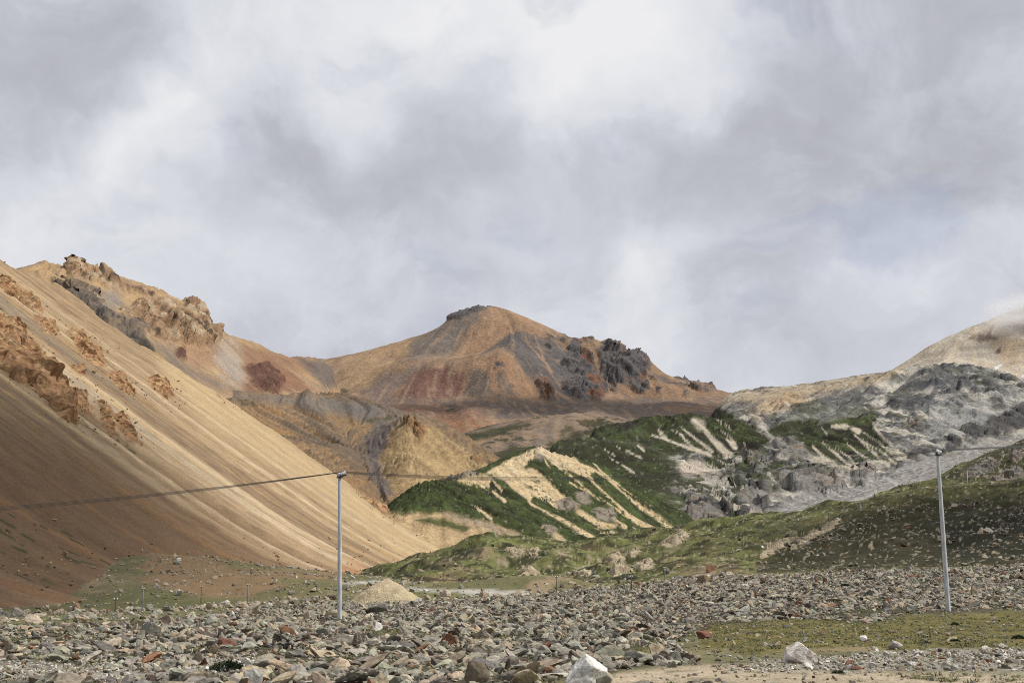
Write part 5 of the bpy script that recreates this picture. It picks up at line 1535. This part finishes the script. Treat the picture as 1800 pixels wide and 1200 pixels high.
GOLD = [S(186, 144, 98), S(208, 172, 124), S(150, 108, 74), S(172, 130, 92)]
specs = [(0, 90, 1.0, 3.2, 'large rugged orange brown outcrop cut off by the left edge'), (1, 22, .7, 1.8, 'small orange outcrop just below the large one on the scree'),
         (2, 22, .7, 1.8, 'narrow orange outcrop in the middle of the lower chain on the scree'), (3, 26, .6, 1.6, 'lowest crumbling outcrop of the chain on the scree'),
         (4, 34, .9, 2.4, 'golden outcrop with a pointed tower high on the scree'), (5, 24, .6, 1.8, 'crumbling grey gold outcrop below the pointed one'),
         (6, 30, .8, 2.2, 'isolated brown outcrop nearest the scree skyline'), (7, 12, .6, 1.5, 'tiny outcrop beside the large one at the left edge'),
         (8, 26, .7, 2.0, 'topmost brown rock band at the left edge of the scree'), (9, 16, .6, 1.5, 'thin rock rib under the topmost band on the scree'),
         (10, 46, .7, 3.2, 'golden rock rib at the right foot of the scree skyline'), (11, 10, .7, 1.8, 'small dark rock tooth standing on the scree skyline')]
for (i, n, a, b, lab) in specs:
    outcrop('rock_outcrop', AL, OUT_A[i], n, a, b, GOLD, lab, 'rock outcrop', 'rock outcrops on the scree slope', .25, AL.visible, i)
TAN = [S(184, 170, 140), S(204, 190, 160), S(132, 116, 92), S(166, 148, 118)]
klab = ['tan outcrop low on the front of the green knolls', 'broken tan outcrop just under the top of the knolls', 'squarish outcrop right beside the broken one near the knoll top', 'pale slabs above the dark wooden pole on the knolls',
        'pale tilted slabs above and left of the pole slabs', 'long tilted slabs where the knolls meet the cream ridge', 'small crumbling outcrop left on the knolls', 'tiny outcrop in the middle of the knolls', 'low tan rocks beside the small conical mound',
        'low pale rocks at the right end of the knolls', 'small outcrop under the long tilted slabs', 'small rounded outcrop high in the middle of the knolls']
for i, poly in enumerate(OUT_K):
    outcrop('rock_outcrop', KL, poly, 26, .5, 1.2, TAN, klab[i], 'rock outcrop', 'rock outcrops on the green knolls', .4, None, 40 + i)
k2 = ['long pale rock band slanting down the edge of the dark hill', 'lower pale rock band slanting down to the knolls']
for i in range(2):
    outcrop('rock_outcrop', KL, OUT_K2[i], 30, .4, .9, TAN, k2[i], 'rock outcrop', 'slanting rock bands of the dark hill', .5, None, 60 + i)
k3 = ['grey rock face on the hill behind the right utility pole', 'tan rocks below the grey face at the right edge', 'grey rocks at the top of the hill at the right edge']
for i in range(3):
    outcrop('rock_outcrop', KL, OUT_K3[i], 24, .6, 1.9, [S(120, 112, 104), S(148, 136, 120), S(96, 90, 84), S(134, 128, 120)], k3[i], 'rock outcrop', 'rocks of the green hill at the right edge', .4, None, 70 + i)

# ------------------------------------------------------------------ heaps of gravel
def heap(px, py_foot, wpx, hpx, col, label, seed, depth=.7):
    x, y, z = ground_hit(px, py_foot)
    w = wpx * y / FPX / 2; h = hpx * y / FPX
    n = 60
    rr = np.linspace(0, 1, n); th = np.linspace(0, 2 * math.pi, 97)[:-1]
    R, T = np.meshgrid(rr, th, indexing='ij')
    X = R * np.cos(T) * w * 1.25; Y = R * np.sin(T) * w * 1.25 * depth
    Z = h * 1.15 * np.maximum(1 - (R * 1.05) ** 1.25, 0) - .25 * R ** 3
    Z += fbm2(X + seed * 9, Y, w * .5, 4, .55, seed) * h * .10 + fbm2(X + seed * 9, Y, w * .08, 3, .55, seed) * h * .03
    v = np.stack([X, Y, Z], -1).reshape(-1, 3)
    q = np.arange(n * 96).reshape(n, 96); q2 = np.roll(q, -1, 1)
    F = np.stack([q[:-1], q[1:], q2[1:], q2[:-1]], -1).reshape(-1, 4)
    g = fbm2(X, Y, w * .4, 4, .6, seed + 3.)
    C = mixc(np.broadcast_to(col, X.shape + (3,)), S(150, 138, 96), sstep(.2, .6, g) * .6)
    o = make_mesh('gravel_heap', v, F, M_ground, np.concatenate([C, np.ones(X.shape + (1,))], -1).reshape(-1, 4))
    o.location = (x, y + w * depth, z - .1)
    return tag(o, label, 'gravel heap')


heap(676, 1060, 128, 38, S(214, 194, 156), 'pale sandy gravel heap behind the left utility pole', 2)
heap(1746, 861, 34, 14, S(176, 160, 140), 'small pale gravel heap on the hill at the right edge', 4) if False else None

# ------------------------------------------------------------------ cushion shrubs and grass
leaf_m = bpy.data.materials.new('cushion_leaf'); leaf_m.use_nodes = True
lb = leaf_m.node_tree.nodes['Principled BSDF']; lb.inputs['Roughness'].default_value = .8
la = node(leaf_m.node_tree, 'ShaderNodeAttribute', attribute_name='Col'); leaf_m.node_tree.links.new(la.outputs['Color'], lb.inputs['Base Color'])


def shrub_mesh(seed, n=420):
    r = np.random.default_rng(seed)
    vs, cs = [], []
    for k in range(n):
        a = r.uniform(0, 6.28); rad = math.sqrt(r.uniform(0, 1)) * (1 + .25 * math.sin(3 * a + seed))
        zt = max(0, 1 - rad * rad * .85) * r.uniform(.55, 1.0)
        p = np.array([rad * math.cos(a), rad * math.sin(a), zt])
        d = np.array([math.cos(a) * r.uniform(0, .7), math.sin(a) * r.uniform(0, .7), r.uniform(.3, 1)]); d /= np.linalg.norm(d)
        s = np.cross(d, r.normal(size=3)); s /= np.linalg.norm(s)
        L_, w_ = r.uniform(.14, .28), r.uniform(.05, .09)
        vs += [p - s * w_ - d * .1, p + s * w_ - d * .1, p + d * L_]
        c = S(58, 72, 36) * r.uniform(.6, 1.4); cs += [np.append(c, 1)] * 3
    v = np.array(vs); F = np.arange(len(v)).reshape(-1, 3)
    o = make_mesh('cushion_shrub', v, F, leaf_m, np.clip(np.array(cs), 0.005, 1), smooth=False)
    me = o.data; bpy.data.objects.remove(o)
    return me


SH = [shrub_mesh(i) for i in range(4)]
shrubs = [(400, 1178, 70, 'wide dark green cushion shrub in the left foreground stones'), (32, 1173, 24, 'dark cushion shrub on the pale gravel at the lower left corner'), (598, 1170, 34, 'dark cushion shrub among stones straight below the left pole'),
          (918, 1178, 34, 'dark cushion shrub left of the pointed white boulder'), (782, 1144, 26, 'small cushion shrub in the central rubble'), (908, 1147, 26, 'round cushion shrub in the rubble right of centre'), (1098, 1137, 28, 'cushion shrub above and right of the pointed white boulder'),
          (1473, 1183, 26, 'bright green shrub on the bare dirt below the white boulder'), (1533, 1019, 30, 'dark shrub at the back of the rubble below the dark hill'), (1485, 1030, 28, 'dark shrub in the rubble just in front of another one'), (1678, 1098, 20, 'dark tuft on the olive grass below the right pole'),
          (1678, 1127, 24, 'dark tuft lower on the olive grass below the right pole'), (1628, 1130, 18, 'dark tuft on the olive grass left of the lower one'), (1790, 1122, 30, 'dark tuft on the olive grass at the right edge'), (290, 1122, 20, 'small dark shrub in the left rubble'), (462, 1138, 22, 'small dark shrub in the rubble left of the left pole'),
          (215, 1163, 30, 'low dark shrub in the left foreground stones'), (1520, 1125, 14, 'tiny dark tuft next to the bright white stone')]
for i, (a, b, w, lab) in enumerate(shrubs):
    X, Y, Z = ground_hit(a, b)
    o = bpy.data.objects.new('cushion_shrub', SH[i % 4]); COL.objects.link(o)
    s = w * Y / FPX / 2
    o.location = (X, Y, Z - .02); o.scale = (s, s * .8, min(s * .55, .22)); o.rotation_euler = (0, 0, i * 1.3)
    tag(o, lab, 'shrub', 'cushion shrubs among the stones')

tuft_col = bpy.data.collections.new('grass_shapes')
for i in range(4):
    r = np.random.default_rng(300 + i)
    vs, cs = [], []
    for k in range(16):
        a = r.uniform(0, 6.28); b = np.array([r.normal(0, .5), r.normal(0, .5), 0]); t = b + np.array([math.cos(a) * .6, math.sin(a) * .6, r.uniform(.5, 1.1)])
        s = np.array([-math.sin(a), math.cos(a), 0]) * .09
        vs += [b - s, b + s, t]; c = S(112, 114, 56) * r.uniform(.6, 1.3); cs += [np.append(c, 1)] * 3
    o = make_mesh('grass_shape', np.array(vs), np.arange(len(vs)).reshape(-1, 3), leaf_m, np.array(cs), smooth=False); COL.objects.unlink(o); tuft_col.objects.link(o)
x, y = plan(90000, 19, 110)
z = ground_h(x, y); px, py = proj(x, y, z)
w = np.full(len(x), -99.0)
for zz in Z_OLIVE:
    w = np.maximum(w, sdf(px, py, zz))
g = fbm2(x, y, 7, 5, .62, 203.); g2 = fbm2(x, y, 1.1, 3, .6, 205.)
keep = rs.uniform(0, 1, len(x)) < np.maximum(sstep(-6, 4, w) * sstep(-.3, .3, g2) * .8, sstep(.12, .34, g) * .7 + sstep(.3, .5, g2) * .35)
x, y, z = x[keep], y[keep], z[keep]
s = rs.uniform(.025, .07, len(x)) * np.where(rs.uniform(0, 1, len(x)) < .06, 1.7, 1.0)
scatter('grass', np.stack([x, y, z], 1), np.stack([s * 1.6, s * 1.6, s], 1), np.ones((len(x), 3)) * .1, 'short olive grass growing between the near stones', 'grass', tuft_col, 4, .1)

# =================================================================== UTILITY POLES AND WIRES
def flat_mat(name, col, rough=.8, var=.2, sc=3.0, metal=0):
    m = bpy.data.materials.new(name); m.use_nodes = True
    t = m.node_tree; b = t.nodes['Principled BSDF']; b.inputs['Roughness'].default_value = rough; b.inputs['Metallic'].default_value = metal
    n = node(t, 'ShaderNodeTexNoise'); n.inputs['Scale'].default_value = sc; n.inputs['Detail'].default_value = 6
    tc = node(t, 'ShaderNodeTexCoord'); mp = node(t, 'ShaderNodeMapping'); mp.inputs['Scale'].default_value = (4, 4, .5)
    t.links.new(tc.outputs['Object'], mp.inputs[0]); t.links.new(mp.outputs[0], n.inputs['Vector'])
    mr = node(t, 'ShaderNodeMapRange'); t.links.new(n.outputs['Fac'], mr.inputs['Value'])
    mr.inputs['From Min'].default_value = .3; mr.inputs['From Max'].default_value = .7; mr.inputs['To Min'].default_value = 1 - var; mr.inputs['To Max'].default_value = 1 + var
    sc_ = node(t, 'ShaderNodeVectorMath', operation='SCALE'); sc_.inputs[0].default_value = list(col); t.links.new(mr.outputs[0], sc_.inputs['Scale'])
    t.links.new(sc_.outputs[0], b.inputs['Base Color'])
    return m


M_conc = flat_mat('weathered_concrete', S(190, 192, 194, 1.2), .85, .34)
M_conc_old = flat_mat('old_grey_concrete', S(140, 138, 132), .9, .3)
M_steel = flat_mat('dark_bracket_steel', (.03, .03, .032), .6, .2)
M_porc = flat_mat('white_porcelain', (.72, .72, .72), .3, .05)
M_wood = flat_mat('old_pole_wood', (.05, .042, .036), .9, .3)
M_wire = flat_mat('dark_wire', (.035, .035, .037), .6, .1)


def lathe(name, prof, mat, parent, seg=16, loc=(0, 0, 0)):
    v, F = [], []
    for (r, z) in prof:
        for a in range(seg):
            th = 2 * math.pi * a / seg
            v.append((r * math.cos(th), r * math.sin(th), z))
    for i in range(len(prof) - 1):
        for a in range(seg):
            F.append((i * seg + a, i * seg + (a + 1) % seg, (i + 1) * seg + (a + 1) % seg, (i + 1) * seg + a))
    o = make_mesh(name, np.array(v), np.array(F), mat, smooth=True)
    o.parent = parent; o.location = loc
    return o


def box(name, size, mat, parent, loc, rz=0.0):
    bm = bmesh.new(); bmesh.ops.create_cube(bm, size=1.0)
    bmesh.ops.scale(bm, vec=size, verts=bm.verts); bmesh.ops.bevel(bm, geom=bm.edges, offset=min(size) * .12, segments=1, affect='EDGES')
    me = bpy.data.meshes.new(name); bm.to_mesh(me); bm.free(); me.materials.append(mat)
    o = bpy.data.objects.new(name, me); COL.objects.link(o); o.parent = parent; o.location = loc; o.rotation_euler = (0, 0, rz)
    return o


INS_OFF = [-.42, -.14, .14, .42]


def main_pole(px, py, top_px, top_py, H, arm_dir, label):
    kx, kz = ray(px, py)
    D = FPX * H / (py - top_py) * 1.0
    # stand it where the ground meets that sight line
    x, y, z = kx * D, D, float(ground_h(np.array([kx * D]), np.array([D]))[0])
    e = bpy.data.objects.new('utility_pole', None); COL.objects.link(e); e.location = (x, y, z)
    tx, ty, tz = P(top_px, top_py, D)
    h = tz - z
    e.rotation_euler = (0, math.atan2(tx - x, h), 0)
    lathe('shaft', [(.125, -.4), (.122, .0), (.108, h * .4), (.084, h - .02), (.08, h), (.0, h + .005)], M_conc, e, 20)
    for zz in (h * .18, h * .55):
        lathe('joint_line', [(.117, -.012), (.122, 0), (.117, .012)] if zz < h * .3 else [(.100, -.012), (.105, 0), (.100, .012)], M_conc, e, 20, (0, 0, zz))
    az = arm_dir
    ax, ay = math.cos(az), math.sin(az)
    # the crossarm is carried to one side of the shaft
    arm = box('crossarm', (1.25, .075, .085), M_steel, e, (ax * .30, ay * .30, h - .14), az)
    box('clamp', (.26, .26, .05), M_steel, e, (0, 0, h - .2), az)
    ends = []
    for k in INS_OFF:
        lx, ly, lz = ax * (k + .30), ay * (k + .30), h - .095
        i = lathe('insulator', [(.0, .0), (.02, .0), (.02, .04), (.062, .05), (.066, .075), (.04, .09), (.058, .10), (.052, .125), (.03, .15), (.034, .17), (.0, .175)], M_porc, arm, 12, (k, 0, .045))
        c, s = math.cos(e.rotation_euler[1]), math.sin(e.rotation_euler[1])
        L0 = (lx, ly, lz + .15)
        ends.append((x + c * L0[0] + s * L0[2], y + L0[1], z - s * L0[0] + c * L0[2]))
    tag(e, label, 'utility pole')
    return ends


endsA = main_pole(597, 1100, 597, 832, 8.0, math.radians(-62), 'grey concrete utility pole standing in the left half of the rubble field')
endsB = main_pole(1667, 1075, 1648, 792, 8.0, math.radians(62), 'leaning grey concrete utility pole at the right by the olive grass')


def wire(i, pts, sag, label):
    v, F = [], []
    r, seg = .0105, 5
    path = []
    for (a, b), sg in zip(zip(pts[:-1], pts[1:]), sag):
        a = np.array(a); b = np.array(b)
        for t in np.linspace(0, 1, 41)[(0 if not path else 1):]:
            p = a + (b - a) * t; p[2] -= 4 * sg * t * (1 - t); path.append(p)
    path = np.array(path)
    for k, p in enumerate(path):
        d = path[min(k + 1, len(path) - 1)] - path[max(k - 1, 0)]; d /= np.linalg.norm(d)
        s = np.cross(d, (0, 0, 1)); s /= np.linalg.norm(s); u = np.cross(s, d)
        for a in range(seg):
            th = 2 * math.pi * a / seg
            v.append(p + r * (math.cos(th) * s + math.sin(th) * u))
    for k in range(len(path) - 1):
        for a in range(seg):
            F.append((k * seg + a, k * seg + (a + 1) % seg, (k + 1) * seg + (a + 1) % seg, (k + 1) * seg + a))
    o = make_mesh('overhead_wire', np.array(v), np.array(F), M_wire)
    return tag(o, label, 'wire', 'overhead wires between the utility poles')


wl = ['front overhead wire strung between the two concrete utility poles', 'second overhead wire from the front between the utility poles', 'third overhead wire from the front between the utility poles', 'rear overhead wire strung between the two utility poles']
eA = sorted(endsA, key=lambda p: p[1]); eB = sorted(endsB, key=lambda p: p[1])
for i in range(4):
    a = np.array(eA[i]); b = np.array(eB[i])
    left = a + np.array([-48.0, -2.0, -2.6]); right = b + np.array([40.0, 12.0, 4.5])
    wire(i, [left, a, b, right], [1.0 + .05 * i, .75 + .04 * i, .5], wl[i])


def small_pole(px, py_foot, py_top, mat, rad, label, land=None, D=None):
    if D is None:
        x, y, z = ground_hit(px, py_foot)
    else:
        x, y, z = P(px, py_foot, D)
    h = (py_foot - py_top) * y / FPX
    e = bpy.data.objects.new('utility_pole', None); COL.objects.link(e); e.location = (x, y, z)
    lathe('shaft', [(rad, -1.2), (rad * .95, 0), (rad * .7, h), (0, h + .01)], mat, e, 10)
    arm = box('crossarm', (.5 if rad > .08 else .36, .05, .06), M_steel, e, (0, 0, h - .12), .9)
    for s in (-1, 1):
        lathe('insulator', [(.0, 0), (.03, 0), (.045, .05), (.03, .1), (0, .11)], M_porc, arm, 8, (s * .15, 0, .03))
    return tag(e, label, 'utility pole')


small_pole(202, 1082, 1052, M_wood, .06, 'thin dark wooden pole farthest left on the grass')
small_pole(250, 1074, 1034, M_conc_old, .085, 'distant grey pole on the grass, left of the two grey ones')
small_pole(353, 1060, 1031, M_wood, .06, 'thin dark wooden pole between the two distant grey poles')
small_pole(435, 1065, 1027, M_conc_old, .085, 'distant grey pole on the grass nearest the left concrete pole')
small_pole(1110, 1036, 1012, M_wood, .08, 'dark wooden pole at the back of the central rubble')
small_pole(978, 1043, 1013, M_wood, .05, 'thin dark pole in front of the small conical mound')


def land_hit(land, px, py):
    V = land.V.reshape(-1, 3)
    a, b = proj(V[:, 0], V[:, 1], V[:, 2])
    d = (a - px) ** 2 + (b - py) ** 2
    near = np.where(d < d.min() + 6)[0]
    return V[near[np.argmin(V[near, 1])]]


for (a, b, t, mat, rd, lab) in ((1169, 1024, 1001, M_conc_old, .07, 'grey pole at the foot of the knolls right of the dark one'), (1512, 892, 871, M_conc, .09, 'tiny grey pole on the skyline of the dark hill'),
                                (1701, 848, 826, M_conc, .1, 'small grey pole on the hillside right of the leaning pole'), (1457, 914, 900, M_wood, .08, 'tiny dark pole on the green saddle left of the dark hill')):
    p = land_hit(KL, a, b)
    small_pole(a, b, t, mat, rd, lab, D=float(p[1]) - .3)

# =================================================================== CLOUDS
def lumpy(name, center, radii, seed, mat, sub=4, amp=.35):
    v, F = ico(sub)
    n = fbm3(v[:, 0] + seed * 3.1, v[:, 1], v[:, 2], .8, 5, .55, seed)
    v = v * (1 + amp * n)[:, None] * np.array(radii)
    o = make_mesh(name, v, F, mat); o.location = center
    return o


mist = bpy.data.materials.new('cloud_vapour'); mist.use_nodes = True
t = mist.node_tree; t.nodes.clear()
mo = node(t, 'ShaderNodeOutputMaterial'); pv = node(t, 'ShaderNodeVolumePrincipled'); t.links.new(pv.outputs[0], mo.inputs['Volume'])
pv.inputs['Color'].default_value = (.95, .95, .96, 1); pv.inputs['Anisotropy'].default_value = .2
tc = node(t, 'ShaderNodeTexCoord')
ln = node(t, 'ShaderNodeVectorMath', operation='LENGTH'); mpn = node(t, 'ShaderNodeMapping'); t.links.new(tc.outputs['Generated'], mpn.inputs[0])
mpn.inputs['Location'].default_value = (-1, -1, -1); mpn.inputs['Scale'].default_value = (2, 2, 2)
t.links.new(mpn.outputs[0], ln.inputs[0])
fall = node(t, 'ShaderNodeMapRange', interpolation_type='SMOOTHSTEP'); t.links.new(ln.outputs['Value'], fall.inputs['Value'])
fall.inputs['From Min'].default_value = .1; fall.inputs['From Max'].default_value = 1.0; fall.inputs['To Min'].default_value = 1; fall.inputs['To Max'].default_value = 0
nz = node(t, 'ShaderNodeTexNoise'); nz.inputs['Scale'].default_value = 4.0; nz.inputs['Detail'].default_value = 5; t.links.new(tc.outputs['Generated'], nz.inputs['Vector'])
nr = node(t, 'ShaderNodeMapRange'); t.links.new(nz.outputs['Fac'], nr.inputs['Value']); nr.inputs['From Min'].default_value = .38; nr.inputs['From Max'].default_value = .65
mm = node(t, 'ShaderNodeMath', operation='MULTIPLY'); t.links.new(fall.outputs[0], mm.inputs[0]); t.links.new(nr.outputs[0], mm.inputs[1])
m2 = node(t, 'ShaderNodeMath', operation='MULTIPLY'); t.links.new(mm.outputs[0], m2.inputs[0]); m2.inputs[1].default_value = .06
t.links.new(m2.outputs[0], pv.inputs['Density'])
c0 = P(1840, 556, 2650)
o = lumpy('cloud', c0, (150, 90, 62), 3, mist, 3, .12)
tag(o, 'wisp of white cloud hiding the top of the pale right peak', 'cloud', kind='stuff')


# unseen clouds added towards the sun, placed to shade chosen parts of the land
cl = bpy.data.materials.new('shade_cloud'); cl.use_nodes = True
t = cl.node_tree; t.nodes.clear()
mo = node(t, 'ShaderNodeOutputMaterial'); mx = node(t, 'ShaderNodeMixShader'); tr = node(t, 'ShaderNodeBsdfTransparent'); ad = node(t, 'ShaderNodeMixShader')
df = node(t, 'ShaderNodeBsdfDiffuse'); tl = node(t, 'ShaderNodeBsdfTranslucent'); df.inputs[0].default_value = (.85, .85, .86, 1); tl.inputs[0].default_value = (.85, .85, .86, 1)
t.links.new(df.outputs[0], ad.inputs[1]); t.links.new(tl.outputs[0], ad.inputs[2]); ad.inputs[0].default_value = .6
t.links.new(tr.outputs[0], mx.inputs[1]); t.links.new(ad.outputs[0], mx.inputs[2]); t.links.new(mx.outputs[0], mo.inputs[0])
tc = node(t, 'ShaderNodeTexCoord'); nz = node(t, 'ShaderNodeTexNoise'); nz.inputs['Scale'].default_value = 3.5; nz.inputs['Detail'].default_value = 5
t.links.new(tc.outputs['Generated'], nz.inputs['Vector'])
mpn = node(t, 'ShaderNodeMapping'); mpn.inputs['Location'].default_value = (-1, -1, 0); mpn.inputs['Scale'].default_value = (2, 2, 0); t.links.new(tc.outputs['Generated'], mpn.inputs[0])
ln = node(t, 'ShaderNodeVectorMath', operation='LENGTH'); t.links.new(mpn.outputs[0], ln.inputs[0])
sm = node(t, 'ShaderNodeMath', operation='MULTIPLY_ADD'); t.links.new(nz.outputs['Fac'], sm.inputs[0]); sm.inputs[1].default_value = -.9; t.links.new(ln.outputs['Value'], sm.inputs[2])
mr = node(t, 'ShaderNodeMapRange', interpolation_type='SMOOTHSTEP'); t.links.new(sm.outputs[0], mr.inputs['Value'])
mr.inputs['From Min'].default_value = .15; mr.inputs['From Max'].default_value = .5; mr.inputs['To Min'].default_value = .6; mr.inputs['To Max'].default_value = .0
t.links.new(mr.outputs[0], mx.inputs[0])
HGT = 2600.0
for i, (tx, ty, tz, rx, ry, rot, lab) in enumerate(((-108, 250, 28, 88, 195, .2, 'unseen grey cloud added to shade the left scree'), (190, 2330, 260, 480, 230, 0, 'unseen grey cloud added to shade the central peak'),
                                                  (122, 282, 16, 72, 75, 0, 'unseen grey cloud added to shade the dark hill'))):
    k = HGT / SUN_TO[2]
    o = lumpy('cloud', (tx + SUN_TO[0] * k, ty + SUN_TO[1] * k, tz + HGT), (rx, ry, 35), 20 + i, cl, 4, .2)
    o.rotation_euler = (0, 0, rot)
    tag(o, lab, 'cloud', kind='stuff')
